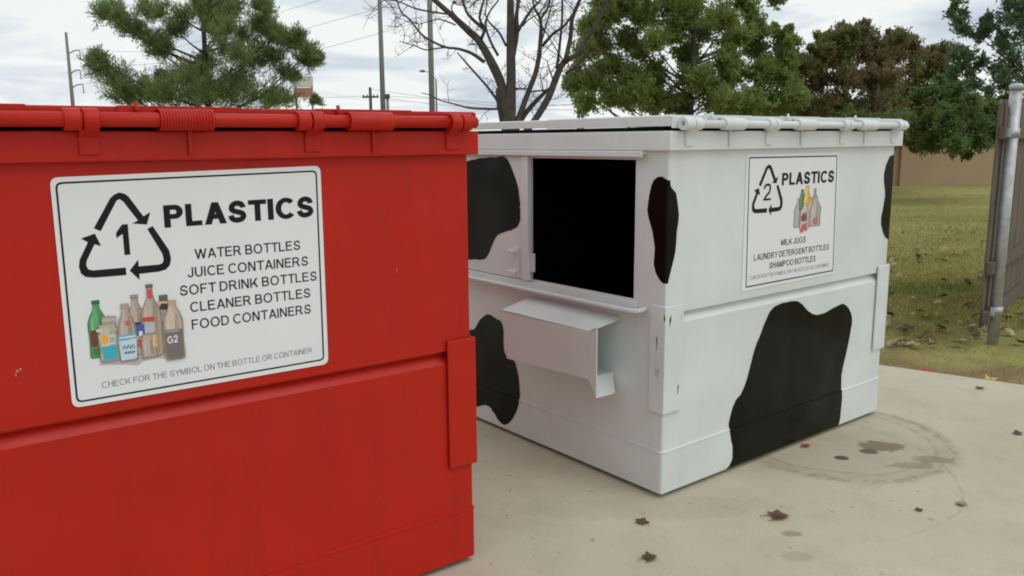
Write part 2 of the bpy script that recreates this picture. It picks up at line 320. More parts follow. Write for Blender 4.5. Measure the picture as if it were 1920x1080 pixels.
def tube(bm, path, radii, sides=8, caps=True, mi=0):
    path = [Vector(p) for p in path]; rings = []
    if not hasattr(radii, '__len__'): radii = [radii]*len(path)
    radii = [float(r_) for r_ in radii]
    ref = None
    for i, p in enumerate(path):
        d = (path[min(i+1, len(path)-1)]-path[max(i-1, 0)])
        d = d.normalized() if d.length > 1e-9 else Vector((0, 0, 1))
        if ref is None:
            ref = Vector((0, 0, 1)) if abs(d.z) < .9 else Vector((1, 0, 0))
        a = d.cross(ref).normalized(); b_ = a.cross(d).normalized(); ref = b_
        rings.append([bm.verts.new(p + radii[i]*(math.cos(2*math.pi*k/sides)*a + math.sin(2*math.pi*k/sides)*b_)) for k in range(sides)])
    for r1, r2 in zip(rings, rings[1:]):
        for k in range(sides):
            f = bm.faces.new((r1[k], r1[(k+1) % sides], r2[(k+1) % sides], r2[k])); f.smooth = True; f.material_index = mi
    if caps:
        bm.faces.new(rings[0][::-1]).material_index = mi; bm.faces.new(rings[-1]).material_index = mi
def catmull(pts, n=5, closed=True):
    out_ = []; L = len(pts)
    for i in range(L if closed else L-1):
        p0, p1, p2, p3 = [Vector(pts[(i+k) % L]) if closed else Vector(pts[min(max(i+k, 0), L-1)]) for k in (-1, 0, 1, 2)]
        for j in range(n):
            t = j/n
            out_.append(.5*((2*p1)+(-p0+p2)*t+(2*p0-5*p1+4*p2-p3)*t*t+(-p0+3*p1-3*p2+p3)*t**3))
    if not closed: out_.append(Vector(pts[-1]))
    return out_
def hollow_tube_x(bm, x0, x1, cy, cz, ro, ri, sides=20):
    """thick-walled pipe along x"""
    P = lambda r, x: [bm.verts.new((x, cy+r*math.cos(2*math.pi*k/sides), cz+r*math.sin(2*math.pi*k/sides))) for k in range(sides)]
    a, b_, c, d = P(ro, x0), P(ro, x1), P(ri, x1), P(ri, x0)
    for r1, r2, sm in ((a, b_, True), (b_, c, False), (c, d, True), (d, a, False)):
        for k in range(sides):
            f = bm.faces.new((r1[k], r1[(k+1) % sides], r2[(k+1) % sides], r2[k])); f.smooth = sm
def text_polys(s, stem):
    """polygons of a line of capitals, width scaled to 1 and cap height to 1"""
    out_, x = [], 0; gap = .17-.6*max(0, stem-.14)
    for ch in s:
        if ch == ' ': x += .46-gap; continue
        w, q = glyph(ch, stem); g_ = gap*(.55 if ch in 'AYWT' else 1)
        out_ += [[(x+a, b_) for a, b_ in pl] for pl in q]; x += w+g_
    hi = max(p_[0] for pl in out_ for p_ in pl); lo = min(p_[0] for pl in out_ for p_ in pl)
    return [[((a-lo)/(hi-lo), b_) for a, b_ in pl] for pl in out_]

# ---------------------------------------------------------------- the setting: ground
bm = bmesh.new(); S = 900
vs = [bm.verts.new(p) for p in ((-S, -S, -.035), (S, -S, -.035), (S, S, -.035), (-S, S, -.035))]; bm.faces.new(vs)
tag(obj('lawn', bm, M['lawn']), kind='structure')
bm = bmesh.new()
pad = [(-17.7, 20.1), (-18, -7), (9, -7), (9, .68), (3.13, 4.94), (2.8, 5.18), (2.47, 5.42)]
prism(bm, pad, lambda p, q, t: (p, q, t), -.12, 0)
tag(obj('concrete_pavement', bm, M['concrete']), kind='structure')

# ---------------------------------------------------------------- dumpsters
BW, BD = 1.7614, 1.62                       # width (hinge side), depth
ZB, ZW, ZR, ZT = .022, .2065, 1.4545, 1.531
def clip_spot(bm, pts, bands, place, mi):
    rnd_ = random.Random(len(pts)); pts = [Vector((p[0]+rnd_.uniform(-1, 1)*.0018, p[1]+rnd_.uniform(-1, 1)*.0018)) if p[1] > .05 else Vector(p) for p in pts]
    for z0, z1, off in bands:
        t = bmesh.new(); vs = [t.verts.new((p[0], 0, p[1])) for p in pts]; t.faces.new(vs).normal_update()
        for z, s in ((z0, -1), (z1, 1)):
            bmesh.ops.bisect_plane(t, geom=t.verts[:]+t.edges[:]+t.faces[:], plane_co=(0, 0, z), plane_no=(0, 0, s), clear_outer=True)
        bmesh.ops.triangulate(t, faces=t.faces[:])
        mp = {v: bm.verts.new(place(v.co.x, v.co.z, off(v.co.z) if callable(off) else off)) for v in t.verts}
        for f in t.faces: bm.faces.new([mp[v] for v in f.verts]).material_index = mi
        t.free()
PROF = lambda z: float(np.interp(z, [.2025, .2055, .2085], [.004, .0078, 0]))+.0016
BANDS = [(-1, .2025, PROF), (.2025, .2055, PROF), (.2055, .2085, PROF), (.2085, 9, PROF)]

def section(o, groove=0., opening=True):
    r = .009; K = 3; pts = []
    def arc(cx_, cy_, a0):
        for k in range(K+1):
            a = R(a0+90*k/K); pts.append((cx_+(r+o)*math.cos(a), cy_+(r+o)*math.sin(a), 'c'))
    arc(r, r, 180)
    for u in (.055, .06, BW/2, BW-.06, BW-.055): pts.append((u, -o+(groove if .058 < u < BW-.058 else 0), 'f'))
    arc(BW-r, r, 270); pts.append((BW+o, BD/2, 'r')); arc(BW-r, BD-r, 0); pts.append((BW/2, BD+o, 'b')); arc(r, BD-r, 90)
    for v in (.838, .176): pts.append((-o, v, 'l'))
    return pts
def dumpster_body(root, pm, opening, spots_front=(), spots_left=(), corner_spot=None, spot_right=None):
    bm = bmesh.new()
    lv = [(ZB, .004, 0), (.2025, .004, 0), (.2055, .0078, 0), (.2085, 0, 0), (.750, 0, 0), (.783, 0, .030), (.790, 0, .030), (.796, 0, 0), (.838, 0, 0), (1.419, 0, 0), (1.50, 0, 0)]
    rings = []
    for z, o, g in lv:
        rings.append([bm.verts.new((x, y, z)) for x, y, _ in section(o, g)])
    tg = [t for _, _, t in section(0)]; n = len(tg)
    for li, (r1, r2) in enumerate(zip(rings, rings[1:])):
        for k in range(n):
            j = (k+1) % n
            if opening and tg[k] == 'l' and tg[j] == 'l' and lv[li][0] == .838: continue
            bm.faces.new((r1[k], r1[j], r2[j], r2[k]))
    bm.faces.new(rings[0][::-1])
    bmesh.ops.recalc_face_normals(bm, faces=bm.faces)
    for pts in spots_front: clip_spot(bm, pts, BANDS, lambda u, z, off: (u, -off, z), 1)
    for pts in spots_left: clip_spot(bm, pts, BANDS, lambda v, z, off: (-off, v, z), 1)
    if spot_right:
        clip_spot(bm, spot_right, BANDS, lambda u, z, off: (u, -off, z), 1)
    if corner_spot:
        L, Fr = corner_spot                        # left and front outlines as z -> reach tables
        zs = np.linspace(.924, 1.352, 60); rows = []
        lz = np.array([p[1] for p in L]); lr = np.array([p[0] for p in L]); fz = np.array([p[1] for p in Fr]); fr = np.array([p[0] for p in Fr])
        for z in zs:
            a0 = np.interp(z, lz, lr); a1 = np.interp(z, lz, np.array([p[2] for p in L])); b0 = np.interp(z, fz, fr)
            row = []; e = .0016; r = .009
            # from the far reach on the left face round the corner to the reach on the front face
            for s in np.linspace(max(a1, .0001), a0, 5)[::-1]: row.append((-e, max(s, r) if a1 < r else s, z))
            if a1 < r:
                for k in range(1, 5):
                    a = R(180+90*k/5); row.append((r+(r+e)*math.cos(a), r+(r+e)*math.sin(a), z))
                for s in np.linspace(0, 1, 4): row.append((r+max(b0-r, 0)*s, -e, z))
            else:
                row += [row[-1]]*8
            rows.append([bm.verts.new(p) for p in row])
        for q1, q2 in zip(rows, rows[1:]):
            for k in range(len(q1)-1):
                try:
                    bm.faces.new((q1[k], q1[k+1], q2[k+1], q2[k])).material_index = 1
                except ValueError: pass
    b = obj('body', bm, [M[pm], M['black']], root, recalc=False)
    # unpainted inner shell; near-black colour carries shade, raised to darken the lid gap
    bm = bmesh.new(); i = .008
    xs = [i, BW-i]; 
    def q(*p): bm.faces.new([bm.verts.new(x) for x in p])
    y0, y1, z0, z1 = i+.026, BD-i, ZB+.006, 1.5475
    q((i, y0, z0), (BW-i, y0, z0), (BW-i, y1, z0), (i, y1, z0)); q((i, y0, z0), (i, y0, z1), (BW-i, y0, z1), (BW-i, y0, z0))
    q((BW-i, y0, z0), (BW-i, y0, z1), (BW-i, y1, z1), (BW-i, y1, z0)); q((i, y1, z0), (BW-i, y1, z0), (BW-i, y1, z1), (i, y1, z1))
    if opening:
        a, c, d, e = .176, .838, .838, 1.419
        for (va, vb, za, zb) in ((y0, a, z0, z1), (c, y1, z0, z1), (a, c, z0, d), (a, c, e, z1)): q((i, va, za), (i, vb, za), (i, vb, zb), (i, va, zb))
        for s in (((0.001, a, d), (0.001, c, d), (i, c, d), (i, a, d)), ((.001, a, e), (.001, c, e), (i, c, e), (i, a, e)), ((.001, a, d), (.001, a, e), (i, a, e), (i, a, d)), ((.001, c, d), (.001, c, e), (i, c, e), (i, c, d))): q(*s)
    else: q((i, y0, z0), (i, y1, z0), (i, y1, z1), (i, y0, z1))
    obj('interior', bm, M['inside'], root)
    return b
def dumpster_common(root, pm, guard_mat, ribbed, extra_end, tr_=.0185, sr_=.0275):
    m = M[pm]
    bm = bmesh.new()                                                        # skids
    for u in (.12, BW-.22): box(bm, u, u+.1, .05, BD-.05, 0, ZB-.001)
    obj('skid', bm, M['rubber'], root)
    # rim: box-section frame round the top
    bm = bmesh.new(); o, i = .027, .012
    def ringv(e, z): return [bm.verts.new(p) for p in ((-e, -e, z), (BW+e, -e, z), (BW+e, BD+e, z), (-e, BD+e, z))]
    a, b_, c, d = ringv(o, ZR), ringv(o, ZT), ringv(-i, ZT), ringv(-i, ZR)
    for r1, r2 in ((a, b_), (b_, c), (c, d), (d, a)):
        for k in range(4): bm.faces.new((r1[k], r1[(k+1) % 4], r2[(k+1) % 4], r2[k]))
    obj('rim', bm, m, root, bevel=.004)
    # two lids: the hinge lid and the far lid
    for (v0, v1, zt, zs, ex) in ((-.022, .715, 1.592, 1.549, .020), (.722, BD+.03, 1.589, 1.553, .016)):
        bm = bmesh.new(); x0, x1 = -ex, BW+ex; s = .012
        prism(bm, [(x0, zs), (x0, zt-.004), (x0+.006, zt), (x1-.006, zt), (x1, zt-.004), (x1, zs), (x1-s, zs), (x1-s, zt-s), (x0+s, zt-s), (x0+s, zs)],
              lambda p, q_, t: (p, t, q_), v0, v1)
        obj('lid', bm, m, root, bevel=.002)
    bm = bmesh.new(); box(bm, -.018, BW+.018, -.027, -.0225, 1.5415, 1.588)     # lid front lip
    for k in range(3):
        u = (.323, .842, 1.374)[k]; box(bm, u-.16, u+.16, -.032, -.0275, 1.552, 1.594)
    obj('lid_lip', bm, m, root, bevel=.0015)
    cy, cz = -.056, 1.558
    bm = bmesh.new(); hollow_tube_x(bm, .022, BW-.004, cy, cz, tr_, tr_*.7)
    obj('hinge_tube', bm, m, root)
    # brackets on the rim
    for n_, u in enumerate((.065, .595, 1.185, 1.695)):
        bm = bmesh.new(); tw = .028
        if n_ == 0 and extra_end: hollow_tube_x(bm, u-.055, u-.003, cy, cz, sr_+.001, tr_*.7, 24); hollow_tube_x(bm, u+.003, u+.05, cy, cz, sr_, tr_+.0002, 24)
        else:
            hollow_tube_x(bm, u-.040, u-.002, cy, cz, sr_, tr_+.0002, 24); hollow_tube_x(bm, u+.003, u+.038, cy, cz, sr_, tr_+.0002, 24)
        us = u+.018 if n_ != 3 else u-.012
        prism(bm, [(-.0272, 1.472), (-.0335, 1.472), (-.0345, 1.515), (-.060, 1.535), (-.050, 1.545), (-.0272, 1.538)], lambda p, q_, t: (t, p, q_), us-.024, us+.022)
        obj('hinge_bracket', bm, m, root, bevel=.0015)
    # lid sleeves
    for n_, (ua, ub) in enumerate(((.256, .389), (.775, .911), (1.305, 1.448))):
        bm = bmesh.new()
        if ribbed == n_:
            k = 18; w = (ub-ua)/k
            for j in range(k): hollow_tube_x(bm, ua+j*w, ua+j*w+w*.72, cy, cz, sr_+.001, tr_+.0002, 20)
            hollow_tube_x(bm, ua, ub, cy, cz, sr_, tr_+.0003, 20)
        else: hollow_tube_x(bm, ua, ub, cy, cz, sr_, tr_+.0002, 24)
        box(bm, ua, ub, cy+.006, -.0325, 1.578, 1.585)
        obj('hinge_sleeve', bm, m, root, bevel=.001 if ribbed != n_ else 0)
        bm = bmesh.new(); ut = (.338, .856, 1.398)[n_]
        box(bm, ut-.0045, ut+.0045, -.036, -.0275, 1.468, 1.536); obj('lid_stop', bm, m, root, bevel=.0015)
        bm = bmesh.new(); up_ = (.207, .731, 1.285)[n_]
        tube(bm, [(up_, -.045, 1.566), (up_-.004, -.042, 1.604)], .0055, 8); obj('pin', bm, m, root)
    # corner guards
    for s in (0, 1):
        bm = bmesh.new(); f = (lambda x: x) if s == 0 else (lambda x: BW-x)
        t = .013
        L = [(-t, -t), (.102, -t), (.102, -.0045), (-.0045, -.0045), (-.0045, .072), (-t, .072)]
        A = [bm.verts.new((f(x), y, .375)) for x, y in L]; B = [bm.verts.new((f(x), y, .832)) for x, y in L]
        bm.faces.new(A[::-1]); bm.faces.new(B)
        for k in range(6): bm.faces.new((A[k], A[(k+1) % 6], B[(k+1) % 6], B[k]))
        obj('corner_guard', bm, M[guard_mat if s == 0 else pm], root, bevel=.005)
def fork_pocket(root, m, side):
    """flared steel sleeve on the side of the bin"""
    f = (lambda o, v, z: (-o, v, z)) if side == 0 else (lambda o, v, z: (BW+o, v, z))
    bm = bmesh.new(); th = .006
    def plate(p, n_):
        n_ = Vector(n_).normalized()*th
        A = [bm.verts.new(f(*x)) for x in p]; B = [bm.verts.new(f(*(Vector(x)+n_))) for x in p]; k = len(p)
        bm.faces.new(A); bm.faces.new(B[::-1])
        for j in range(k): bm.faces.new((A[j], A[(j+1) % k], B[(j+1) % k], B[j]))
    O = .145; v0, v1 = .29, .875
    plate([(O, v0, .487), (O, v1-.02, .465), (O, v1, .50), (O, v1, .695), (O, v0, .695)], (1, 0, 0))        # outer face
    plate([(O+.004, v0-.004, .696), (O+.010, v1+.012, .696), (.001, v1-.035, .752), (.001, v0-.03, .748)], (0, 0, 1))   # sloped top
    plate([(O, v0, .487), (O, v1, .487), (.001, v1, .487), (.001, v0, .487)], (0, 0, 1))                    # floor
    # mouth flare
    plate([(O, v0-.001, .487), (O, v0-.001, .690), (O+.012, v0-.062, .722), (O+.012, v0-.062, .418)], (1, .15, 0))
    plate([(O+.010, v0-.060, .418), (O-.002, v0, .487), (.001, v0, .487), (.05, v0-.062, .418)], (0, 0, 1))
    plate([(O+.010, v0-.060, .722), (O-.002, v0-.002, .700), (.001, v0-.028, .742), (.02, v0-.06, .742)], (0, 0, 1))
    obj('fork_pocket', bm, m, root, bevel=.002)

def sign_part(root, u0, z0, w, h, bpoly, thick, round_):
    """white sheet with a black line border; returns (sign, put) with put(x, z, level)"""
    def rounded(poly, r, n=5):
        o_ = []; L = len(poly)
        for i in range(L):
            p, a, b_ = Vector(poly[i]), Vector(poly[i-1]), Vector(poly[(i+1) % L])
            d1, d2 = (a-p).normalized(), (b_-p).normalized()
            for k in range(n+1):
                t = k/n; s = p+d1*r; e = p+d2*r
                o_.append(tuple((1-t)**2*s+2*t*(1-t)*p+t*t*e))
        return o_
    P = lambda x, z, e: (u0+x, -e, z0+z)
    bm = bmesh.new(); prism(bm, rounded(w, round_), lambda p, q, t: P(p, q, t), .0005, .0030)
    sg = obj('sign', bm, M['sheet'], root)
    bm = bmesh.new()
    c = sum((Vector(p) for p in bpoly), Vector((0, 0)))/4
    def shrink(poly, d):
        return [tuple(Vector(p)+Vector((-d if p[0] > c.x else d, -d if p[1] > c.y else d))) for p in poly]
    A = rounded(bpoly, round_*.8); B = rounded(shrink(bpoly, h), round_*.6)
    va = [bm.verts.new(P(*p, .0036)) for p in A]; vb = [bm.verts.new(P(*p, .0036)) for p in B]
    for k in range(len(A)): bm.faces.new((va[k], va[(k+1) % len(A)], vb[(k+1) % len(A)], vb[k]))
    obj('border', bm, M['ink'], sg)
    return sg, P
def put_text(bm, P, s, x0, x1, z0l, z0r, hgt, stem, e=.0036, mi=0):
    for k, pl in enumerate(text_polys(s, stem)):
        vs = [bm.verts.new(P(x0+(x1-x0)*a, z0l+(z0r-z0l)*a+hgt*c, e+.00003*(k % 12))) for a, c in pl]
        bm.faces.new(vs).material_index = mi
def poly(bm, P, pts, e, mi=0):
    t = bmesh.new(); t.faces.new([t.verts.new((p[0], 0, p[1])) for p in pts]).normal_update(); bmesh.ops.triangulate(t, faces=t.faces[:])
    mp = {v: bm.verts.new(P(v.co.x, v.co.z, e)) for v in t.verts}
    for fc in t.faces: bm.faces.new([mp[v] for v in fc.verts]).material_index = mi
    t.free()
SYM = [[(0.088, 0.459), (0.133, 0.534), (0.143, 0.542), (0.155, 0.547), (0.168, 0.543), (0.177, 0.535), (0.209, 0.482), (0.227, 0.492), (0.216, 0.46), (0.18, 0.465), (0.195, 0.472), (0.163, 0.523), (0.155, 0.53), (0.147, 0.526), (0.103, 0.450)],
 [(0.216, 0.448), (0.23, 0.455), (0.267, 0.387), (0.270, 0.364), (0.266, 0.347), (0.255, 0.336), (0.237, 0.332), (0.187, 0.331), (0.186, 0.315), (0.164, 0.342), (0.187, 0.369), (0.187, 0.351), (0.238, 0.351), (0.247, 0.354), (0.251, 0.363), (0.249, 0.379)],
 [(0.155, 0.351), (0.155, 0.331), (0.077, 0.332), (0.058, 0.336), (0.048, 0.346), (0.045, 0.363), (0.048, 0.381), (0.071, 0.424), (0.056, 0.435), (0.089, 0.445), (0.101, 0.412), (0.086, 0.418), (0.064, 0.377), (0.062, 0.365), (0.066, 0.355), (0.076, 0.351)]]
def bottle_shape(cx_, z0, z1, w, neck=.3, nw=.34, base=.04):
    """bottle outline: rounded base, waisted body, curved shoulder, neck"""
    H = z1-z0; hw = w/2; zn = z1-H*neck; k = H*base
    half = catmull([Vector(p) for p in [(hw*.82, z0), (hw*.97, z0+k*.6), (hw, z0+k*2), (hw*.95, z0+(zn-z0)*.45), (hw, zn-H*.12), (hw*.86, zn-H*.02), (hw*(nw+.28), zn+H*neck*.22), (hw*nw, zn+H*neck*.55), (hw*nw, z1)]], 3, False)
    return [(cx_-p.x, p.y) for p in half]+[(cx_+p.x, p.y) for p in half[::-1]]

# ---- red dumpster
UR, UWH = R(36.632), R(38.377)
ro = Vector((-.1446, 2.8233, 0))-BW*Vector((math.cos(UR), math.sin(UR), 0))
red = empty('dumpster', ro, UR)
tag(red, 'red painted steel dumpster with number 1 plastics sign, nearest the camera', 'dumpster', 'recycling dumpsters on the concrete')
dumpster_body(red, 'red', False); dumpster_common(red, 'red', 'red', 1, False); fork_pocket(red, M['red'], 1)
sg, P = sign_part(red, BW-1.239, .828, [(-.002, -.002), (-.0005, .590), (.713, .602), (.709, -.003)], .0046, [(0.010, 0.578), (0.701, 0.589), (0.696, 0.011), (0.008, 0.010)], None, .02)
bm = bmesh.new()
for a in SYM: poly(bm, P, a, .0036)
put_text(bm, P, '1', .139, .169, .384, .384, .080, .19)
obj('recycling_symbol', bm, M['ink'], sg)
bm = bmesh.new(); put_text(bm, P, 'PLASTICS', .260, .684, .448, .453, .060, .255); obj('title_lettering', bm, M['ink'], sg)
for s, x0, x1, z in (('WATER BOTTLES', .333, .637, .357), ('JUICE CONTAINERS', .310, .659, .308), ('SOFT DRINK BOTTLES', .286, .684, .260), ('CLEANER BOTTLES', .310, .661, .211), ('FOOD CONTAINERS', .311, .660, .162)):
    bm = bmesh.new(); put_text(bm, P, s, x0, x1, z, z+.001, .0275, .155); obj('list_lettering', bm, M['ink'], sg)
bm = bmesh.new(); put_text(bm, P, 'CHECK FOR THE SYMBOL ON THE BOTTLE OR CONTAINER', .072, .658, .038, .041, .0165, .115); obj('footnote_lettering', bm, M['grey_ink'], sg)
# printed picture of bottles: each layer a shape in its own ink
bm = bmesh.new(); mats = []; lvl = [0.0036]
def ink(pts, c):
    m = flat(c)
    if m not in mats: mats.append(m)
    poly(bm, P, pts, lvl[0], mats.index(m)); lvl[0] += .00004
def bottle(cx_, z0, z1, w, c, neck=.3, nw=.34, cap=None):
    mul = lambda f, g=0: tuple(min(1, x*f+g) for x in c)
    ink(bottle_shape(cx_, z0, z1, w, neck, nw), mul(.80)); ink(bottle_shape(cx_-w*.02, z0+.003, z1-.002, w*.84, neck, nw), c)
    ink(bottle_shape(cx_-w*.10, z0+.008, z1-(z1-z0)*.10, w*.50, neck*.9, nw), mul(.94, .10)); ink(bottle_shape(cx_+w*.16, z0+.010, z1-(z1-z0)*.22, w*.22, neck*.6, .6), mul(.90))
    ink(bottle_shape(cx_-w*.26, z0+(z1-z0)*.30, z1-(z1-z0)*.30, w*.09, .2, .6), mul(.7, .32))
    if cap: rect(cx_-w*nw*.56, cx_+w*nw*.56, z1-.009, z1, cap); rect(cx_-w*nw*.56, cx_+w*nw*.56, z1-.010, z1-.008, tuple(x*.7 for x in cap))
def rect(x0, x1, z0, z1, c): ink([(x0, z0), (x1, z0), (x1, z1), (x0, z1)], c)
G1, G2, CL, CL2, CL3 = (.20, .42, .26), (.33, .60, .40), (.60, .54, .49), (.68, .62, .57), (.74, .69, .64)
ink([(.068, .102), (.118, .095), (.165, .085), (.178, .094), (.215, .096), (.280, .082), (.282, .092), (.20, .112), (.10, .116)], (.72, .70, .70))
bottle(.075, .12, .273, .048, G2, .3, .36, (.18, .44, .26))
rect(.056, .072, .150, .195, (.45, .25, .22)); rect(.058, .074, .128, .148, (.30, .48, .25))
bottle(.169, .112, .277, .052, CL2, .3, .34, (.60, .56, .50)); rect(.156, .180, .195, .202, (.28, .20, .18))
bottle(.241, .110, .268, .050, (.80, .72, .50), .22, .45); rect(.231, .253, .250, .268, (.42, .37, .33)); ink([(.224, .228), (.256, .226), (.250, .243), (.236, .246)], (.25, .22, .22))
rect(.218, .262, .208, .226, (.62, .60, .60)); rect(.218, .240, .120, .170, (.86, .62, .36)); rect(.222, .240, .130, .160, (.90, .55, .22))
bottle(.208, .103, .301, .056, CL2, .34, .29, (.46, .40, .34)); rect(.201, .214, .262, .288, (.80, .32, .34))
rect(.184, .215, .200, .213, (.76, .30, .30)); rect(.188, .214, .170, .196, (.74, .73, .74)); rect(.166, .188, .166, .196, (.28, .36, .66)); rect(.173, .182, .164, .177, (.86, .88, .92))
bottle(.196, .100, .168, .042, CL2, .2, .8); rect(.168, .178, .135, .155, (.75, .30, .32)); bottle(.212, .125, .165, .016, (.84, .66, .46), .2, .8)
bottle(.144, .100, .256, .046, CL2, .32, .42); rect(.133, .150, .246, .256, (.70, .60, .53)); rect(.141, .154, .196, .210, (.72, .42, .40))
ink([(.120, .172), (.166, .174), (.163, .106), (.124, .104)], (.76, .85, .90)); ink([(.120, .172), (.166, .174), (.165, .160), (.121, .157)], (.45, .66, .80)); rect(.123, .163, .164, .168, (.85, .90, .93))
for k in range(9):
    x = .130+.0034*k; zz_ = .139+.003*math.sin(k*2.1); rect(x, x+.0022, zz_-.004, zz_+.004, (.32, .42, .50))
for k in range(6):
    x = .133+.0046*k; rect(x, x+.003, .120+.002*(k % 2), .127, (.30, .38, .46))
ink([(.084, .196), (.120, .194), (.121, .226), (.087, .230)], (.66, .61, .56)); rect(.085, .121, .214, .222, (.74, .70, .64)); bottle(.097, .108, .208, .048, (.70, .69, .62), .2, .9)
ink([(.073, .181), (.115, .178), (.113, .152), (.082, .150)], (.82, .80, .72)); ink([(.076, .180), (.098, .178), (.096, .156), (.084, .154)], (.93, .66, .30)); rect(.100, .112, .158, .172, (.62, .70, .72))
ink([(.078, .149), (.116, .149), (.115, .113), (.082, .113)], (.24, .68, .76)); rect(.078, .117, .107, .113, (.60, .58, .56)); rect(.070, .084, .190, .197, (.85, .85, .82))
bottle(.262, .085, .251, .052, (.76, .68, .62), .25, .42); rect(.253, .273, .240, .251, (.78, .60, .52))
ink([(.238, .172), (.285, .170), (.284, .096), (.279, .088), (.244, .088), (.239, .096)], (.47, .43, .43)); rect(.240, .276, .163, .170, (.62, .58, .62))
mats.append(M['sheet']); put_text(bm, P, 'G2', .2425, .270, .1325, .1335, .020, .2, lvl[0], len(mats)-1)
obj('bottle_picture', bm, mats, sg)
# small grazes in the red paint
for (u, z, s) in ((-1.352, .936, .012), (-.282, 1.09, .006), (-.357, .32, .005)):
    bm = bmesh.new(); rnd = random.Random(int(u*-1000)); P2 = lambda x, z_, e: (BW+u+x, -e, z+z_)
    for k in range(3):
        cx_, cz_ = rnd.uniform(-s, s)*.6, rnd.uniform(-s, s)
        poly(bm, P2, [(cx_+s*.35*rnd.uniform(.4, 1)*math.cos(a), cz_+s*.45*rnd.uniform(.4, 1)*math.sin(a)) for a in np.linspace(0, 6.28, 9)[:-1]], .0008+.0001*k)
    obj('paint_scrape', bm, simple('scraped_paint', (.42, .22, .16), .7, var=.3, vscale=90), red)

# ---- white cow-spotted dumpster
wh = empty('dumpster', (.6222, 3.3336, 0), UWH)
tag(wh, 'white steel dumpster with black cow spots, open side hatch and number 2 plastics sign', 'dumpster', 'recycling dumpsters on the concrete')
sp_front = catmull([(.424  , .0225), (.452, .03), (.475, .06), (.476, .111), (.456, .18), (.448, .244), (.482, .325), (.534, .365), (.577, .445), (.617, .551), (.679, .654), (.727, .718), (.79, .738), (.917, .739), (.977, .716), (1.035, .674), (1.107, .646), (1.178, .644), (1.297, .666), (1.356, .667), (1.411, .632), (1.444, .572), (1.429, .475), (1.385, .326), (1.376, .27), (1.387, .168), (1.380, .055), (1.367, .0225), (1.33, .0225), (.46, .0225)], 4)
sp_front = [Vector((p.x, max(p.y, .0225))) for p in sp_front]
sp_left2 = catmull([(1.37, .493), (1.327, .507), (1.277, .564), (1.206, .607), (1.137, .596), (1.079, .569), (1.068, .431), (.99, .40), (.955, .33), (.945, .232), (.957, .16), (1.011, .081), (1.056, .046), (1.101, .045), (1.156, .081), (1.193, .106), (1.24, .106), (1.33, .075), (1.45, .09), (1.5, .2), (1.48, .4)], 4)
cs_left = [(.013, .922, .0), (.033, .935, .0), (.055, .961, 0), (.067, .997, 0), (.063, 1.063, 0), (.077, 1.128, 0), (.099, 1.181, 0), (.108, 1.213, 0), (.104, 1.25, 0), (.098, 1.28, 0), (.088, 1.318, 0), (.077, 1.337, .002), (.058, 1.350, .025), (.045, 1.354, .036)]
cs_front = [(.009, .922), (.02, .955), (.03, .985), (.05, 1.045), (.055, 1.09), (.056, 1.13), (.064, 1.17), (.066, 1.2), (.055, 1.255), (.045, 1.288), (.018, 1.308), (.010, 1.323), (.009, 1.36)]
sp_right = [(BW-.001, 1.412), (1.712, 1.40), (1.683, 1.36), (1.668, 1.31), (1.672, 1.27), (1.690, 1.225), (1.694, 1.195), (1.682, 1.14), (1.671, 1.09), (1.674, 1.05), (1.695, 1.01), (1.722, .98), (BW-.001, .962)]
dumpster_body(wh, 'white', True, [sp_front], [sp_left2], (cs_left, cs_front), [Vector(p) for p in sp_right])
dumpster_common(wh, 'white', 'worn', -1, True, .0150, .0245); fork_pocket(wh, M['white'], 0)
# hatch: top track, bottom ledge, sliding door, jamb, latch
bm = bmesh.new(); box(bm, -.040, -.0282, .112, 1.56, 1.428, 1.452); box(bm, -.0278, -.0003, .118, 1.56, 1.440, 1.4535); box(bm, -.012, -.0003, .15, .90, 1.417, 1.4395)
obj('door_track', bm, M['white'], wh, bevel=.003)
bm = bmesh.new()
out_ = [(-.0003, 1.56), (-.052, 1.56), (-.052, .150), (-.049, .126), (-.040, .110), (-.026, .103), (-.0003, .101)]
prism(bm, out_, lambda p, q, t: (p, q, t), .796, .802)
tube(bm, [(-.052, 1.56, .797), (-.052, .150, .797), (-.049, .126, .798), (-.040, .110, .800), (-.026, .103, .803), (-.004, .101, .806)], .0105, 10)
box(bm, -.020, -.0003, .15, 1.56, .8025, .828)
obj('door_ledge', bm, M['white'], wh, bevel=.002)
bm = bmesh.new(); box(bm, -.016, -.006, .842, 1.52, .832, 1.426)
box(bm, -.027, -.0162, .842, .886, .832, 1.425)
clip_spot(bm, catmull([(1.47, 1.30), (1.40, 1.38), (1.303, 1.401), (1.229, 1.412), (1.10, 1.418), (1.025, 1.418), (.982, 1.375), (.934, 1.292), (.916, 1.22), (.912, 1.151), (.918, 1.11), (.955, 1.075), (1.085, 1.038), (1.135, .985), (1.170, .931), (1.213, .897), (1.30, .888), (1.40, .89), (1.48, 1.0)], 4), [(0, 9, 0)], lambda v, z, o: (-.0178, v, z), 1)
obj('sliding_door', bm, [M['white'], M['black']], wh, bevel=0)
bm = bmesh.new()
for z in (.968, .868): tube(bm, [(-.0165, .945, z), (-.045, .945, z)], .010, 10); tube(bm, [(-.045, .975, z+.002), (-.045, .932, z-.002)], .0075, 8)
box(bm, -.021, -.0163, .920, .957, .842, .985)
obj('latch', bm, M['white'], wh, bevel=.0015)
bm = bmesh.new(); box(bm, -.016, -.004, .815, .8415, .875, .965); obj('hatch_stop', bm, M['white'], wh, bevel=.002)
sg, P = sign_part(wh, .5, .84, [(-.003, -.008), (-.003, .592), (.722, .590), (.744, -.004)], .0055, [(0.012, 0.580), (0.710, 0.576), (0.733, 0.010), (0.026, 0.007)], None, .008)
bm = bmesh.new()
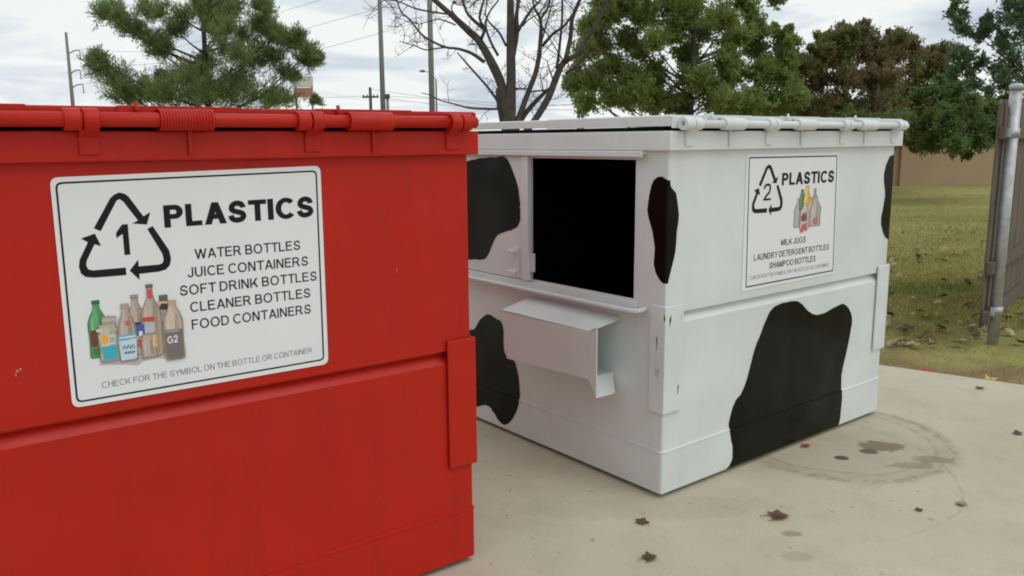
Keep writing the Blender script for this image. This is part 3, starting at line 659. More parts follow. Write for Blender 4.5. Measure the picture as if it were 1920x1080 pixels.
for a in SYM: poly(bm, P, [(x*1.025+.0, z*.985+.007) for x, z in a], .0036)
put_text(bm, P, '2', .128, .184, .387, .387, .075, .14); obj('recycling_symbol', bm, M['ink'], sg)
bm = bmesh.new(); put_text(bm, P, 'PLASTICS', .262, .690, .449, .449, .056, .24); obj('title_lettering', bm, M['ink'], sg)
for s, x0, x1, z in (('MILK JUGS', .279, .477, .175), ('LAUNDRY DETERGENT BOTTLES', .077, .681, .123), ('SHAMPOO BOTTLES', .196, .569, .076)):
    bm = bmesh.new(); put_text(bm, P, s, x0, x1, z, z-.001, .0275, .155); obj('list_lettering', bm, M['ink'], sg)
bm = bmesh.new(); put_text(bm, P, 'CHECK FOR THE SYMBOL ON THE BOTTLE OR CONTAINER', .054, .689, .039, .038, .017, .115); obj('footnote_lettering', bm, M['grey_ink'], sg)
bm = bmesh.new(); mats = []; lvl = [0.0036]
bottle(.405, .248, .385, .070, (.66, .64, .63), .3, .4); bottle(.430, .33, .425, .045, (.34, .47, .36), .35, .5); bottle(.470, .31, .440, .060, (.86, .74, .34), .4, .5); bottle(.535, .30, .425, .05, (.56, .57, .58), .4, .4)
bottle(.50, .27, .385, .05, (.85, .62, .42), .3, .5); bottle(.545, .245, .385, .095, (.70, .66, .64), .3, .4); bottle(.458, .236, .36, .080, (.76, .72, .71), .3, .45)
ink([(.425, .298), (.445, .318), (.472, .310), (.478, .285), (.455, .272), (.43, .276)], (.62, .32, .36)); ink([(.435, .300), (.462, .300), (.462, .28), (.44, .28)], (.38, .34, .38)); ink([(.424, .225), (.438, .262), (.478, .265), (.480, .226), (.458, .234), (.446, .222)], (.80, .36, .40))
ink([(.555-.02+.022*math.cos(a)+.012, .270+.017*math.sin(a)) for a in np.linspace(0, 6.28, 13)[:-1]], (.80, .38, .34)); rect(.538, .556, .264, .276, (.72, .55, .52))
obj('bottle_picture', bm, mats, sg)
PINE=[(-2.79,5.39,0.431),(-2.45,5.08,0.464),(-2.05,4.74,0.464),(-1.6,4.46,0.431),(-3.11,3.7,0.431),(-2.81,3.38,0.53),(-2.43,3.1,0.464),(-3.24,3.93,0.298),(-1.89,2.9,0.53),(-2.55,2.75,0.497),(-1.09,2.82,0.662),(-0.45,2.73,0.745),(0.44,2.73,0.745),(1.41,2.72,0.662),(2.14,2.68,0.497),(3.19,2.64,0.182),(-1.3,4.15,0.397),(-0.85,4.79,0.364),(-1.53,5.3,0.331),(-0.59,5.1,0.397),(-0.33,5.45,0.464),(0.14,5.29,0.464),(0.71,5.44,0.563),(1.08,5.05,0.464),(1.51,4.9,0.464),(1.76,5.32,0.397),(1.93,4.59,0.397),(1.12,4.52,0.431),(0.5,4.68,0.397),(0.85,3.98,0.629),(1.32,3.85,0.596),(1.89,3.97,0.497),(2.34,4.35,0.364),(2.73,4.46,0.331),(3.05,4.04,0.331),(3.25,3.93,0.215),(2.8,3.87,0.298),(2.23,3.45,0.364),(-0.21,3.75,0.397),(-0.64,3.36,0.397),(0.36,6.12,0.745),(1.09,6.42,0.828),(-0.17,6.43,0.696),(1.54,6.04,0.596),(0.6,7.32,0.911),(1.24,7.61,0.745),(0.74,8.35,0.662),(-0.01,3.2,0.596),(0.8,3.2,0.596),(-1.45,3.37,0.298)]
GREEN=[(-2.59,4.18,0.364),(-2.72,3.59,0.336),(-2.32,3.79,0.364),(-2.19,4.37,0.392),(-1.97,3.26,0.42),(-2.85,3.0,0.336),(-2.51,2.8,0.42),(-2.99,2.8,0.196),(-1.96,2.53,0.448),(-2.64,2.33,0.364),(-1.41,2.46,0.504),(-0.79,2.32,0.476),(-0.18,2.25,0.476),(0.51,2.24,0.476),(1.2,2.24,0.476),(1.88,2.3,0.476),(2.42,2.43,0.392),(2.61,2.76,0.224),(2.26,2.96,0.364),(2.4,3.36,0.224),(2.26,3.69,0.21),(2.22,3.99,0.182),(2.4,3.88,0.168),(2.45,3.55,0.196),(2.2,4.25,0.112),(2.39,4.14,0.112),(1.78,2.97,0.448),(1.68,3.63,0.364),(1.59,4.15,0.364),(1.44,4.6,0.308),(1.82,4.15,0.196),(1.27,4.86,0.196),(1.06,3.89,0.448),(0.84,4.54,0.448),(0.45,4.16,0.42),(0.61,3.24,0.476),(-0.1,4.36,0.448),(0.06,3.51,0.392),(-0.5,4.04,0.392),(-0.65,4.68,0.476),(-1.18,4.43,0.336),(-1.1,3.65,0.392),(-0.81,3.12,0.392),(-1.57,3.91,0.336),(-1.39,4.88,0.42),(-0.06,2.85,0.448),(0.63,2.71,0.42),(-0.74,2.79,0.336),(-1.56,2.99,0.336),(0.15,4.94,0.476),(-1.07,5.46,0.701),(-0.14,5.7,0.841),(0.68,5.32,0.561),(-0.55,6.34,0.841),(0.1,6.58,0.701),(-1.34,5.84,0.561),(1.16,3.1,0.364),(-1.79,4.69,0.308),(-2.26,4.7,0.224),(-2.06,5.21,0.42)]
BROWN=[(-2.13,3.38,0.306),(-2.32,2.58,0.367),(-2.4,1.93,0.336),(1.96,3.13,0.336),(2.1,2.48,0.367),(2.18,2.84,0.214),(2.03,1.96,0.306),(-2.16,3.78,0.138),(-2.06,3.55,0.199),(-1.95,3.88,0.092),(-1.67,3.74,0.214),(-1.47,4.16,0.199),(-1.39,3.95,0.306),(-1.18,4.16,0.275),(-0.86,4.44,0.153),(-0.81,4.16,0.336),(-0.46,4.48,0.153),(-0.44,4.2,0.336),(-0.06,3.94,0.336),(-0.27,4.44,0.107),(0.15,4.08,0.138),(0.39,4.29,0.107),(0.43,4.01,0.245),(0.59,4.15,0.092),(0.83,3.93,0.245),(0.77,3.72,0.336),(1.16,3.93,0.138),(1.15,3.64,0.275),(1.35,3.86,0.107),(1.46,3.5,0.214),(1.65,3.85,0.122),(1.72,3.57,0.214),(-1.87,3.23,0.367),(-1.43,3.45,0.428),(-0.92,3.59,0.428),(-0.33,3.58,0.489),(0.27,3.51,0.459),(0.73,3.21,0.459),(1.26,3.14,0.336),(1.63,3.21,0.245),(-2.06,2.73,0.397),(-1.47,2.87,0.459),(-0.88,2.94,0.489),(-0.29,2.93,0.52),(0.39,2.85,0.52),(1.0,2.63,0.489),(1.53,2.55,0.367),(-2.18,2.14,0.397),(-1.59,2.29,0.489),(-0.92,2.28,0.52),(-0.24,2.2,0.52),(0.51,2.2,0.52),(1.2,2.04,0.459),(1.58,1.89,0.336),(1.01,1.53,0.367),(0.88,1.23,0.245),(1.32,1.42,0.245),(0.25,1.68,0.459),(-0.51,1.76,0.459),(-1.26,1.77,0.428)]
OAK=[(-1.78,3.74,0.096),(-1.8,3.55,0.124),(-1.71,3.41,0.134),(-1.61,3.26,0.134),(-1.59,3.56,0.096),(-1.44,3.3,0.134),(-1.28,3.19,0.153),(-1.27,3.47,0.086),(-1.15,3.28,0.153),(-0.97,3.14,0.153),(-1.0,3.63,0.134),(-0.84,3.45,0.21),(-0.77,3.71,0.21),(-0.59,3.27,0.325),(-0.76,3.05,0.229),(-1.06,3.36,0.134),(-1.76,2.85,0.115),(-1.67,2.92,0.134),(-1.54,2.7,0.172),(-1.64,2.56,0.134),(-1.39,2.85,0.153),(-1.34,2.56,0.191),(-1.19,2.74,0.153),(-1.07,2.47,0.191),(-1.39,2.34,0.153),(-1.14,2.24,0.134),(-0.9,2.6,0.172),(-0.74,2.38,0.172),(-0.62,2.65,0.229),(-0.67,2.15,0.134),(-0.46,2.82,0.287),(-0.35,3.62,0.478),(-0.02,3.09,0.573),(-0.58,4.06,0.382),(-0.15,4.32,0.573),(0.36,3.79,0.669),(-1.2,3.89,0.172),(0.66,2.82,0.573),(1.05,3.44,0.573),(0.16,4.83,0.573),(-0.32,2.37,0.287),(0.14,2.46,0.382)]
LOW=[(1.08,2.5,0.229),(1.3,2.8,0.178),(1.25,2.38,0.255),(1.58,2.43,0.178),(0.99,2.01,0.255),(1.5,2.62,0.153),(1.23,2.13,0.255),(1.53,2.31,0.204),(1.5,1.89,0.306),(1.79,2.13,0.28),(2.12,2.0,0.306),(2.48,2.12,0.204),(1.21,1.64,0.306),(1.6,1.52,0.306),(1.89,1.7,0.306),(2.21,1.7,0.28),(2.45,1.82,0.229),(2.36,1.42,0.178),(1.04,1.36,0.229),(1.43,1.31,0.204),(1.75,1.21,0.178),(1.86,1.08,0.115),(2.05,1.35,0.204),(0.89,1.77,0.306),(0.45,1.71,0.382),(-0.17,1.71,0.433),(-0.81,1.84,0.382),(2.54,1.51,0.127),(2.53,2.04,0.153)]
BARE=[[(0.0,-0.12,0.269),(0.01,1.83,0.202),(0.04,2.3,0.148),(0.04,2.87,0.135),(0.04,3.55,0.103),(0.03,4.06,0.058)],
[(0.0,1.74,0.112),(-0.04,1.96,0.135),(-0.1,2.3,0.139),(-0.21,2.57,0.144),(-0.42,2.95,0.112),(-0.57,3.1,0.112),(-0.82,3.33,0.085),(-1.08,3.56,0.076),(-1.31,3.79,0.045)],
[(-0.4,3.0,0.054),(-0.35,3.14,0.045),(-0.42,3.29,0.04),(-0.35,3.55,0.031)],
[(-0.36,3.14,0.058),(-0.59,3.35,0.045),(-0.67,3.56,0.036),(-0.75,3.76,0.018)],
[(-0.55,3.1,0.049),(-0.72,3.27,0.034),(-0.84,3.43,0.022),(-0.82,3.56,0.018)],
[(-0.15,2.75,0.045),(-0.25,2.93,0.04),(-0.33,3.16,0.036),(-0.29,3.35,0.027),(-0.14,3.55,0.022)],
[(-0.03,2.89,0.04),(-0.13,3.08,0.034),(-0.27,3.22,0.027),(-0.33,3.33,0.02),(-0.31,3.47,0.016)],
[(-0.36,2.66,0.063),(-0.55,2.79,0.049),(-0.77,2.86,0.04),(-0.94,2.88,0.036),(-1.2,3.0,0.034),(-1.33,3.11,0.029),(-1.47,3.29,0.027),(-1.58,3.38,0.025),(-1.64,3.56,0.018)],
[(-0.94,2.88,0.025),(-1.09,2.86,0.022),(-1.25,2.85,0.02),(-1.42,2.92,0.018),(-1.65,2.99,0.011)],
[(-0.85,3.35,0.031),(-1.15,3.39,0.027),(-1.36,3.43,0.025),(-1.53,3.5,0.02),(-1.66,3.55,0.016),(-1.83,3.57,0.009)],
[(-0.78,3.2,0.025),(-1.02,3.29,0.02),(-1.15,3.27,0.018),(-1.34,3.23,0.011)],
[(-0.16,2.08,0.045),(-0.32,2.3,0.038),(-0.47,2.47,0.034),(-0.62,2.64,0.029),(-0.77,2.81,0.018)],
[(-0.15,1.97,0.04),(-0.35,1.97,0.034),(-0.61,1.99,0.029),(-0.83,2.05,0.022),(-1.05,2.11,0.02),(-1.2,2.19,0.016),(-1.33,2.22,0.009)],
[(0.0,1.44,0.121),(-0.09,1.8,0.112),(-0.16,2.13,0.076),(-0.18,2.3,0.045)],
[(0.07,2.76,0.09),(0.13,3.07,0.076),(0.13,3.34,0.063),(0.16,3.55,0.054),(0.17,3.8,0.031)],
[(0.15,3.11,0.058),(0.23,3.24,0.049),(0.38,3.47,0.04),(0.45,3.55,0.036),(0.58,3.73,0.018)],
[(0.22,3.18,0.027),(0.32,3.28,0.02),(0.45,3.36,0.013)],
[(0.02,1.48,0.135),(0.15,1.82,0.099),(0.29,2.19,0.081),(0.4,2.46,0.076),(0.46,2.72,0.072),(0.48,2.93,0.063),(0.49,3.24,0.049),(0.4,3.43,0.031),(0.37,3.55,0.027)],
[(0.49,3.28,0.04),(0.6,3.44,0.034),(0.62,3.55,0.029),(0.65,3.71,0.018)],
[(0.5,2.95,0.027),(0.58,3.22,0.022),(0.66,3.51,0.018)],
[(0.51,2.88,0.049),(0.68,3.07,0.045),(0.83,3.17,0.04),(0.96,3.34,0.036),(1.05,3.48,0.027)],
[(0.03,1.24,0.135),(0.24,1.59,0.112),(0.4,1.8,0.103),(0.6,2.12,0.108),(0.73,2.44,0.103),(0.84,2.65,0.094),(1.05,2.78,0.072),(1.18,2.98,0.061),(1.35,3.23,0.052),(1.48,3.54,0.047),(1.56,3.79,0.031)],
[(0.86,2.67,0.076),(0.94,3.03,0.067),(0.96,3.28,0.063),(1.07,3.54,0.054),(1.17,3.79,0.036)],
[(0.03,1.44,0.09),(0.19,1.8,0.081),(0.36,2.02,0.076),(0.53,2.19,0.063),(0.64,2.29,0.036)],
[(0.73,2.55,0.049),(0.77,2.88,0.04),(0.8,3.24,0.036),(0.79,3.55,0.029)],
[(0.86,2.48,0.049),(1.01,2.59,0.038),(1.18,2.75,0.027),(1.31,2.77,0.018)],
[(0.97,2.54,0.027),(1.14,2.6,0.02),(1.27,2.58,0.011)],
[(0.12,2.27,0.027),(0.27,2.25,0.02)],
[(0.33,2.22,0.029),(0.57,2.25,0.022)],
[(0.68,2.38,0.027),(0.62,2.55,0.02),(0.58,2.69,0.011)],
[(0.53,2.21,0.022),(0.5,2.38,0.016),(0.48,2.44,0.009)],
[(0.83,2.67,0.022),(0.71,2.84,0.018),(0.58,3.03,0.009)]]
WIRES=[[(-44.54,90.0,11.16),(-33.54,83.0,10.2),(-22.03,74.0,11.39),(-17.74,69.0,11.71),(-14.09,65.0,11.86),(-8.68,60.0,12.6),(-5.32,60.0,13.1)],[(-44.83,90.0,9.39),(-33.63,83.0,9.06),(-22.6,74.0,9.51),(-16.07,67.0,9.99),(-10.45,62.0,10.49),(-8.75,60.0,10.61),(-5.35,60.0,11.53)],[(-44.66,90.0,7.66),(-33.77,83.0,7.37),(-21.77,74.0,8.09),(-15.03,67.0,8.47),(-10.52,62.0,8.77),(-8.81,60.0,8.88),(-6.84,60.0,9.44),(-5.4,60.0,9.81)],[(-17.28,70.0,5.01),(-11.83,60.0,4.56),(-8.99,55.0,4.36),(-4.89,50.0,3.95),(-0.2,45.0,3.4),(3.21,40.0,3.07)],[(-8.99,55.0,4.32),(-4.89,50.0,3.65),(-0.21,45.0,3.13),(3.21,40.0,2.87)],[(-8.98,55.0,4.79),(-4.89,50.0,4.01),(-0.21,45.0,3.24),(3.33,40.0,3.16)]]

# ---------------------------------------------------------------- trees
H0 = 1.5
def quads_mesh(name, V, n):
    """V: (n*4, 3) -> mesh of n loose quads"""
    me = bpy.data.meshes.new(name)
    me.vertices.add(n*4); me.vertices.foreach_set('co', V.astype(np.float32).ravel())
    me.loops.add(n*4); me.loops.foreach_set('vertex_index', np.arange(n*4, dtype=np.int32))
    me.polygons.add(n); me.polygons.foreach_set('loop_start', np.arange(0, n*4, 4, dtype=np.int32))
    me.update(calc_edges=True); return me
def leaf_quads(rng, P, L, Wd, D, spread):
    """leaf-shaped quads at points P, pointing roughly along D"""
    n = len(P); d = D + rng.normal(0, spread, (n, 3)); d /= np.linalg.norm(d, axis=1)[:, None]
    s = np.cross(d, rng.normal(0, 1, (n, 3))); s /= np.linalg.norm(s, axis=1)[:, None]+1e-9
    l = (L*rng.uniform(.6, 1.35, n))[:, None]; w = (Wd*rng.uniform(.6, 1.3, n))[:, None]
    V = np.empty((n, 4, 3)); V[:, 0] = P; V[:, 1] = P+d*l*.5+s*w*.5; V[:, 2] = P+d*l; V[:, 3] = P+d*l*.45-s*w*.5
    return V.reshape(-1, 3)
def crown_tree(name, label, cat, base, clumps, seed, leafm, barkm, trunk_h, trunk_r, depth, twigs, per, L, Wd, spread, up, group=None, lean=0., limb_r=.03, copies=2, trunk_x=0., limbp=.6, zmin=.12):
    rng = np.random.default_rng(seed)
    root = empty(name, base); tag(root, label, cat, group)
    C = []
    xs = np.array([c[0] for c in clumps]); xc = (xs.max()+xs.min())/2; rx = (xs.max()-xs.min())/2
    for (x, z, r) in clumps:
        e = math.sqrt(max(0.02, 1-((x-xc)/rx)**2))*depth
        for k in range(copies if r > .2 else 1):
            y = rng.uniform(-1, 1)*e if k else rng.normal(0, .25)*e
            C.append((x+rng.normal(0, .06)*k, y, z, r*(1 if k == 0 else rng.uniform(.8, 1.0))))
    bm = bmesh.new()
    tp = [Vector((trunk_x+lean*t*t+.05*math.sin(t*5+seed), .06*math.sin(t*4+1), trunk_h*t)) for t in np.linspace(0, 1, 9)]
    tube(bm, tp, [trunk_r*(1.25 if i == 0 else 1-.8*i/8) for i in range(9)], 10)
    PP, DD = [], []
    for (x, y, z, r) in C:
        c = np.array((x, y, z)); hd = math.hypot(x-trunk_x, y)
        zs = min(max(z-hd*rng.uniform(.35, .8)-.1, trunk_h*zmin), trunk_h*.93); t = zs/trunk_h
        s = Vector((trunk_x+lean*t*t, 0, zs)); e = Vector((x, y, z)); m_ = s.lerp(e, .5)+Vector((rng.normal(0, .08), rng.normal(0, .08), -hd*.06))
        if rng.random() < limbp: tube(bm, [s, m_, e], [limb_r*(1.2-.5*t), limb_r*.6, limb_r*.22], 5, False)
        nt_ = int(twigs*(.6+r*1.2))
        out = np.array((x-trunk_x, y, (z-zs)*.9+up)); out /= np.linalg.norm(out)+1e-6
        for _ in range(nt_):
            d = rng.normal(0, 1, 3)+out*.75; d[2] += up*.9; d /= np.linalg.norm(d)
            l = r*rng.uniform(.40, 1.32); st = c+rng.normal(0, .18, 3)*r
            if rng.random() < .35: tube(bm, [Vector(st), Vector(st+d*l)], [.006, .003], 3, False)
            k = max(2, int(per*l/r)); tt = rng.uniform(.12, 1.0, k)
            PP.append(st+d*(l*tt)[:, None]+rng.normal(0, .045, (k, 3))*min(1, r/.35)); DD.append(np.tile(d*.8+np.array((0, 0, up*.6)), (k, 1)))
    obj('trunk', bm, M[barkm], root)
    P = np.vstack(PP); D = np.vstack(DD)
    link('crown', quads_mesh('crown', leaf_quads(rng, P, L, Wd, D, spread), len(P)), M[leafm], root)
    return root
crown_tree('pine_tree', 'spreading green pine tree rising behind the red dumpster', 'tree', (-9.13, 26, 0), PINE, 3, 'pine', 'bark_dark', 8.4, .12, 2.0, 42, 32, .13, .024, .40, .55, copies=2, limb_r=.045, limbp=.45)
crown_tree('leafy_tree', 'tall green leafy tree with a few dead tan sprays, behind the white dumpster', 'tree', (4.6, 22, 0), GREEN, 5, 'green', 'bark', 7.0, .12, 2.2, 42, 36, .095, .046, .75, .6, copies=2, limb_r=.035, limbp=.35)
crown_tree('russet_tree', 'reddish brown bushy tree behind the right end of the white dumpster', 'tree', (10.16, 24, 0), BROWN, 8, 'brown', 'bark_dark', 4.4, .12, 1.9, 38, 32, .09, .044, .75, .7, copies=2, limb_r=.03, limbp=.35, zmin=.42)
crown_tree('oak_tree', 'open green tree leaning in above the wooden fence at the right edge', 'tree', (9.47, 15, 0), OAK, 11, 'oak', 'bark', 4.6, .11, 1.0, 30, 17, .07, .036, .75, .3, copies=2, limb_r=.02, trunk_x=.9, limbp=.4)
crown_tree('low_tree', 'low dull green tree with branches hanging before the tan wall', 'tree', (8.84, 20, 0), LOW, 14, 'low', 'bark_dark', 2.7, .10, 1.1, 36, 28, .08, .042, .75, .0, copies=2, limb_r=.016, trunk_x=-.3, limbp=.06, zmin=.55)

# bare tree: limbs as tubes, twigs grown along them
rng = np.random.default_rng(21)
bt = tag(empty('bare_tree', (-.03, 13, 0)), 'leafless many-stemmed tree standing behind the gap between both dumpsters', 'tree')
bmt, bml = bmesh.new(), bmesh.new()
def limb(bm, pts, ri):
    y = rng.normal(0, .12) if ri else 0; dy = rng.normal(0, .35) if ri else 0
    P = catmull([Vector((p[0], (y+dy*i/len(pts))*i/len(pts), p[1])) for i, p in enumerate(pts)], 3, False)
    rad = np.interp(np.linspace(0, len(pts)-1, len(P)), range(len(pts)), [p[2]/2 for p in pts])
    tube(bm, P, [max(r_, .006) for r_ in rad], 9 if ri == 0 else 7); return P, rad
def twig(bm, p, d, l, r_, depth):
    q = [p]; dd = Vector(d).normalized()
    for i in range(4):
        dd = (dd+Vector(rng.normal(0, .22, 3))+Vector((0, 0, .06))).normalized(); q.append(q[-1]+dd*l/4)
    tube(bm, q, [r_, r_*.8, r_*.65, r_*.5, r_*.35], 4, False)
    if depth:
        for i in (1, 2, 3, 3):
            if rng.random() < .75: twig(bm, q[i], dd+Vector(rng.normal(0, .8, 3)), l*.5, r_*.6, depth-1)
for ri, pts in enumerate(BARE):
    P, rad = limb(bmt if ri == 0 else bml, pts, ri)
    for i in range(2, len(P)):
        seg = (P[i]-P[i-1])
        nn = 1.0 if ri else .35
        if rng.random() < nn*.62*min(1, seg.length/.12) and P[i].z > 1.7:
            s = seg.normalized(); side = s.cross(Vector((0, 1, 0)))*(1 if rng.random() < .5 else -1)
            twig(bml, P[i], side+s*.5+Vector((0, rng.normal(0, .6), 0)), rng.uniform(.16, .5), .0055, 2)
    if pts[-1][1] > 3.0: 
        for k in range(3): twig(bml, P[-1], (P[-1]-P[-2])+Vector(rng.normal(0, .05, 3)), rng.uniform(.3, .9), .008, 2)
obj('trunk', bmt, M['bark'], bt); obj('limbs', bml, M['bark'], bt)

# ---------------------------------------------------------------- poles and wires
def pole(name, label, cat, base, h, r0_, r1_, m, group=None):
    root = tag(empty(name, base), label, cat, group); bm = bmesh.new(); tube(bm, [(0, 0, 0), (0, 0, h)], [r0_, r1_], 12); obj('shaft', bm, m, root); return root
tw = pole('transmission_pole', 'tall grey transmission pole with three side arms, left of the pine', 'power pole', (-45.95, 90, 0), 12.85, .24, .13, M['pole'])
for z, dx in ((11.0, 1.25), (9.0, 1.1), (7.55, 1.25)):
    bm = bmesh.new(); tube(bm, catmull([(.0, 0, z-.35), (dx*.55, 0, z), (dx, 0, z+.05)], 4, False), .06, 6)
    a = obj('arm', bm, M['pole'], tw); bm = bmesh.new(); tube(bm, [(dx, 0, z), (dx+.02, 0, z-.9)], .05, 6); obj('insulator', bm, M['pole'], a)
pole('steel_pole', 'plain grey steel pole, left one of the tall pair above the red dumpster', 'pole', (-8.93, 60, 0), 15, .21, .12, M['pole'], 'tall steel poles')
pole('steel_pole', 'plain grey steel pole beside the street lamp, nearer the bare tree', 'pole', (-5.5, 60, 0), 15, .22, .16, M['pole'], 'tall steel poles')
wp = pole('utility_pole', 'small dark wooden utility pole with one crossarm, far off above the red lid', 'power pole', (-8.98, 55, 0), 4.9, .13, .09, M['wood_pole'])
bm = bmesh.new(); box(bm, -.52, .52, -.06, .06, 4.24, 4.34); ca = obj('crossarm', bm, M['wood_pole'], wp)
for x in (-.45, -.2, .22, .45):
    bm = bmesh.new(); tube(bm, [(x, 0, 4.34), (x, 0, 4.46)], [.05, .035], 6); obj('insulator', bm, M['pole'], ca)
mp_ = pole('short_pole', 'thin far pole with a dark cap right of the left steel pole', 'pole', (-7.17, 50, 0), 3.95, .10, .08, M['pole'])
bm = bmesh.new(); tube(bm, [(0, 0, 3.95), (0, 0, 4.2)], [.14, .14], 8); obj('cap', bm, M['wood_pole'], mp_)
sl_ = pole('street_lamp', 'thin street lamp with curved arm beside the second steel pole', 'street lamp', (-4.32, 50, 0), 5.0, .07, .05, M['pole'])
bm = bmesh.new(); tube(bm, catmull([(0, 0, 5.0), (-.3, 0, 5.35), (-.65, 0, 5.48)], 4, False), .025, 6); obj('arm', bm, M['pole'], sl_)
bm = bmesh.new(); tube(bm, [(-.62, 0, 5.47), (-.72, 0, 5.49), (-.95, 0, 5.47)], [.04, .09, .04], 8); obj('lamp_head', bm, M['pole'], sl_)
pole('utility_pole', 'thin dark pole at the left edge of the green tree, outer of two', 'power pole', (3.18, 40, 0), 4.2, .085, .07, M['wood_pole'], 'thin dark poles by the green tree')
pole('utility_pole', 'thin dark pole at the left edge of the green tree, inner of two', 'power pole', (3.36, 40, 0), 4.2, .085, .07, M['wood_pole'], 'thin dark poles by the green tree')
wl_ = ['topmost thin wire slanting up behind the pine to the steel poles', 'middle thin wire slanting up behind the pine to the steel poles', 'lowest thin wire slanting up behind the pine to the steel poles',
       'sagging far wire from the utility pole crossarm, upper of the low ones', 'sagging far wire from the utility pole crossarm, lower of the low ones', 'far wire from the top of the wooden utility pole']
for i, w in enumerate(WIRES):
    bm = bmesh.new(); tube(bm, catmull(w, 4, False), .012 if i < 3 else .009, 4, False); tag(obj('power_line', bm, M['wire']), wl_[i], 'wire', 'overhead power lines')

# ---------------------------------------------------------------- far buildings and the roadside board
bb = tag(empty('roadside_board', (-10.85, 45, 0)), 'white and pinkish red roadside board half hidden by the pine', 'sign')
bm = bmesh.new(); box(bm, -.52, .52, -.1, .1, 4.32, 4.86); obj('upper_panel', bm, M['billwhite'], bb, bevel=.02)
bm = bmesh.new(); box(bm, -.50, .50, -.09, .09, 3.80, 4.28); obj('lower_panel', bm, M['billred'], bb, bevel=.02)
for x in (-.42, .42):
    bm = bmesh.new(); tube(bm, [(x, .16, 0), (x, .16, 4.9)], .06, 8); obj('post', bm, M['pole'], bb)
hb = tag(empty('far_building', (-48.5, 85, 0)), 'distant dark-roofed building just above the red lid at the left edge', 'building')
bm = bmesh.new(); box(bm, -5, 2.0, 0, 8, 0, 4.35); obj('wall', bm, M['stucco'], hb)
bm = bmesh.new(); prism(bm, [(-5.4, 4.351), (2.35, 4.351), (2.2, 4.95), (-5.2, 4.95)], lambda p, q, t: (p, t, q), -.4, 8.4); obj('roof', bm, M['dark_roof'], hb)
tb = tag(empty('stucco_building', (12.4, 27, 0)), 'long tan stucco building with olive roof edge beyond the lawn', 'building')
bm = bmesh.new(); box(bm, -4, 11, 0, 7, -.05, 2.43); obj('wall', bm, M['stucco'], tb)
for x in (0, 4.9, 9.2):
    bm = bmesh.new(); box(bm, x, x+.42, -.10, -.003, -.05, 2.42); obj('pilaster', bm, M['stucco'], tb)
bm = bmesh.new(); box(bm, -3.9, 10.9, -.055, -.003, 1.20, 1.29)
obj('brick_band', bm, M['brickband'], tb)
bm = bmesh.new(); box(bm, -4.3, 11.3, -.35, 7.3, 2.432, 2.68); obj('roof', bm, M['olive_roof'], tb, bevel=.03)

# ---------------------------------------------------------------- wooden gate in the fence
ga = math.atan2(.7741, .6331)
fg = tag(empty('wooden_gate', (3.60, 6.11, -.035), ga), 'weathered wooden fence gate on a galvanised steel post at the right edge', 'fence')
bm = bmesh.new(); tube(bm, [(0, 0, -.1), (0, 0, 1.86)], .041, 20)
ps = obj('post', bm, M['galv'], fg); bm = bmesh.new(); tube(bm, [(0, 0, 1.861), (0, 0, 1.895), (0, 0, 1.905)], [.047, .047, .028], 20); obj('post_cap', bm, M['galv'], ps)
rnd = random.Random(5)
for k in range(26):
    x0 = -.13+k*.142; hh = 1.79+rnd.uniform(-.015, .015); z0 = .13+rnd.uniform(-.02, .02)
    bm = bmesh.new(); w_ = .137
    prism(bm, [(x0, z0), (x0+w_, z0), (x0+w_, hh-.03), (x0+w_-.03, hh), (x0+.03, hh), (x0, hh-.03)], lambda p, q, t: (p, t, q), .060+rnd.uniform(0, .004), .078+rnd.uniform(0, .003))
    obj('plank', bm, M['wood'], fg, bevel=.002)
for z in (.22, .585, 1.56):
    bm = bmesh.new(); box(bm, -.155, 3.5, .018, .0585, z-.045, z+.045); obj('rail', bm, M['wood'], fg, bevel=.003)
for z in (.26, 1.56):
    bm = bmesh.new(); hollow_tube_x(bm, -.03, .03, 0, 0, .049, .0415, 20)
    for v in bm.verts: v.co = Vector((v.co.y, v.co.z, v.co.x+z))
    box(bm, -.10, -.047, -.004, .0178, z-.03, z+.03); obj('bracket', bm, M['galv'], fg)

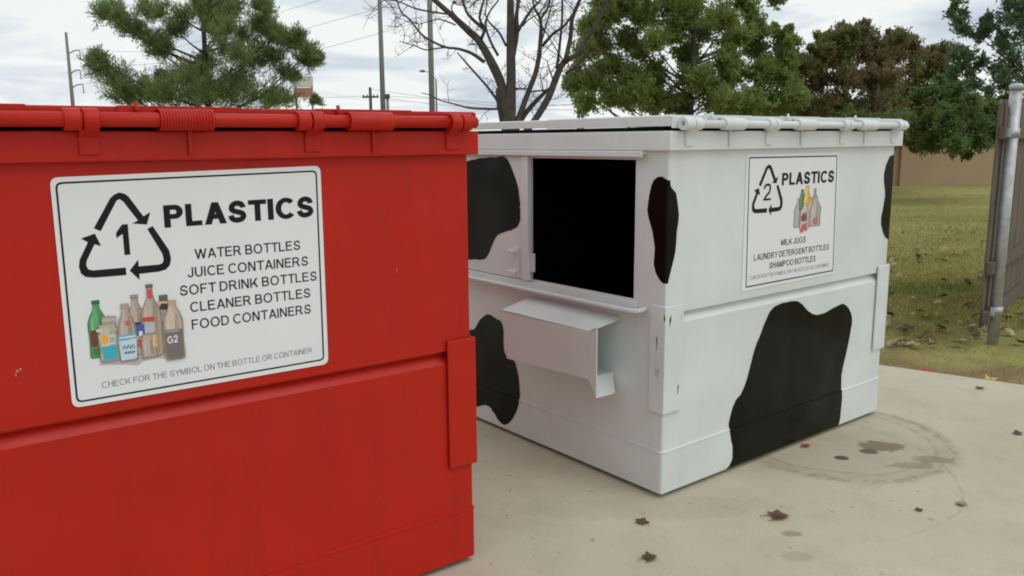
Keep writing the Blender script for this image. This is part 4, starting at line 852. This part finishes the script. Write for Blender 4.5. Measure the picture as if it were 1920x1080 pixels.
# ---------------------------------------------------------------- leaves on the ground
def leaf_mesh(seed, size, lobes=5):
    rn = random.Random(seed); bm = bmesh.new(); c = bm.verts.new((0, 0, size*.10)); n = lobes*4; ring = []
    for i in range(n):
        a = 2*math.pi*i/n; k = (1.0, .90, .80, .92)[i % 4]*rn.uniform(.85, 1.12); r_ = size*.5*k
        if abs(a-math.pi) < .35: r_ *= .6
        x, y = r_*1.25*math.cos(a), r_*math.sin(a)
        ring.append(bm.verts.new((x, y, .002+size*(.22*(y/size)**2*4*rn.uniform(.3, 1.1)+.07*rn.random()))))
    for i in range(n): bm.faces.new((c, ring[i], ring[(i+1) % n]))
    tube(bm, [(-size*.3, 0, .004), (-size*.6, size*.05, .010), (-size*.95, size*.14, .004)], size*.018, 4)
    return bm
spec = [(1.06, 3.15, 'russet', .075, .15, 'large russet leaf with a long stem on the concrete before the white dumpster'),
        (.51, 3.11, 'russet', .052, 2.2, 'small red-brown leaf on concrete just before the white corner'),
        (.49, 2.82, 'brown', .055, .6, 'curled brown leaf nearest the camera on the concrete'),
        (1.44, 3.93, 'red', .045, 1.1, 'small red leaf against the foot of the black front spot'),
        (1.65, 3.20, 'brown', .030, .4, 'tiny dark leaf scrap left of a tan one on open concrete'),
        (1.85, 3.25, 'tan', .040, 1.9, 'small tan leaf scrap on open concrete at the right'),
        (2.82, 4.87, 'brown', .05, .9, 'small dark leaf on concrete close to the lawn edge'),
        (2.58, 4.08, 'brown', .045, 2.9, 'small brown leaf near the right edge on the concrete'),
        (3.02, 5.10, 'yellow', .085, .7, 'bright yellow leaf at the lawn edge by the concrete'),
        (2.72, 5.31, 'red', .085, .3, 'bright red leaf at the lawn edge by the concrete'),
        ]
for i, (x, y, c, s, a, lab) in enumerate(spec):
    z = .002 if i not in (8, 9) else -.012
    o = obj('fallen_leaf', leaf_mesh(100+i, s), LEAFC[c], loc=(x, y, z)); o.rotation_euler = (0, 0, a); tag(o, lab, 'leaf', 'fallen leaves')
protos = []
for i, c in enumerate(('tan', 'brown', 'pale', 'russet', 'brown', 'tan')):
    protos.append(obj('fallen_leaf', leaf_mesh(300+i, .08), LEAFC[c]))
rng = np.random.default_rng(33); used = set()
for k in range(150):
    while True:
        d = 5.95+7.5*rng.random()**1.7; px = rng.uniform(.42, .64)
        y = d/ (1.0) ; x = px*y
        if .588*x+.809*y > 5.95 and (x-3.6)**2+(y-6.11)**2 > .03: break
    pi = rng.integers(0, 6)
    o = protos[pi] if pi not in used else protos[pi].copy()
    if pi in used: COL.objects.link(o)
    used.add(pi)
    o.location = (x, y, -.012+rng.uniform(0, .012)); o.rotation_euler = (rng.normal(0, .35), rng.normal(0, .35), rng.uniform(0, 6.28)); s = rng.uniform(.55, 1.15); o.scale = (s, s, s)
    tag(o, 'dry curled leaf lying on the lawn beyond the concrete', 'leaf', 'dry leaves scattered on the lawn')
for i, p in enumerate(protos):
    if i not in used: bpy.data.objects.remove(p)

# ---------------------------------------------------------------- grass
rng = np.random.default_rng(44)
n = 110000
Y = 3.6+rng.gamma(2.2, 2.6, n); X = rng.uniform(.28, .80, n)*Y
e = .588*X+.809*Y-5.837
cl = np.sin(X*3.1+np.sin(Y*2.3)*1.7)*np.sin(Y*2.7+np.sin(X*1.9)*2)         # tufty near the bare soil, even farther out
keep = (e > .03) & (Y < 22) & (rng.random(n) < np.clip(.02+e*.28+.45*np.maximum(cl, 0), 0, 1)) & (((X-3.9)**2+(Y-6.0)**2) > rng.uniform(.0, .7, n))
X, Y, e = X[keep], Y[keep], e[keep]; n = len(X)
P = np.stack([X, Y, np.full(n, -.037)], 1); D = np.tile((0, 0, 1.), (n, 1))
hgt = np.clip(.02+.012*e, .02, .045)
V = leaf_quads(rng, P, 1.0, .16, D, .55).reshape(-1, 4, 3)
V = P[:, None, :]+(V-P[:, None, :])*hgt[:, None, None]*1.15; V[:, :, 2] = np.maximum(V[:, :, 2], -.037)
tag(link('grass', quads_mesh('grass', V.reshape(-1, 3), n), M['grass']), 'short dormant grass with greener tufts on the lawn', 'grass', kind='stuff')
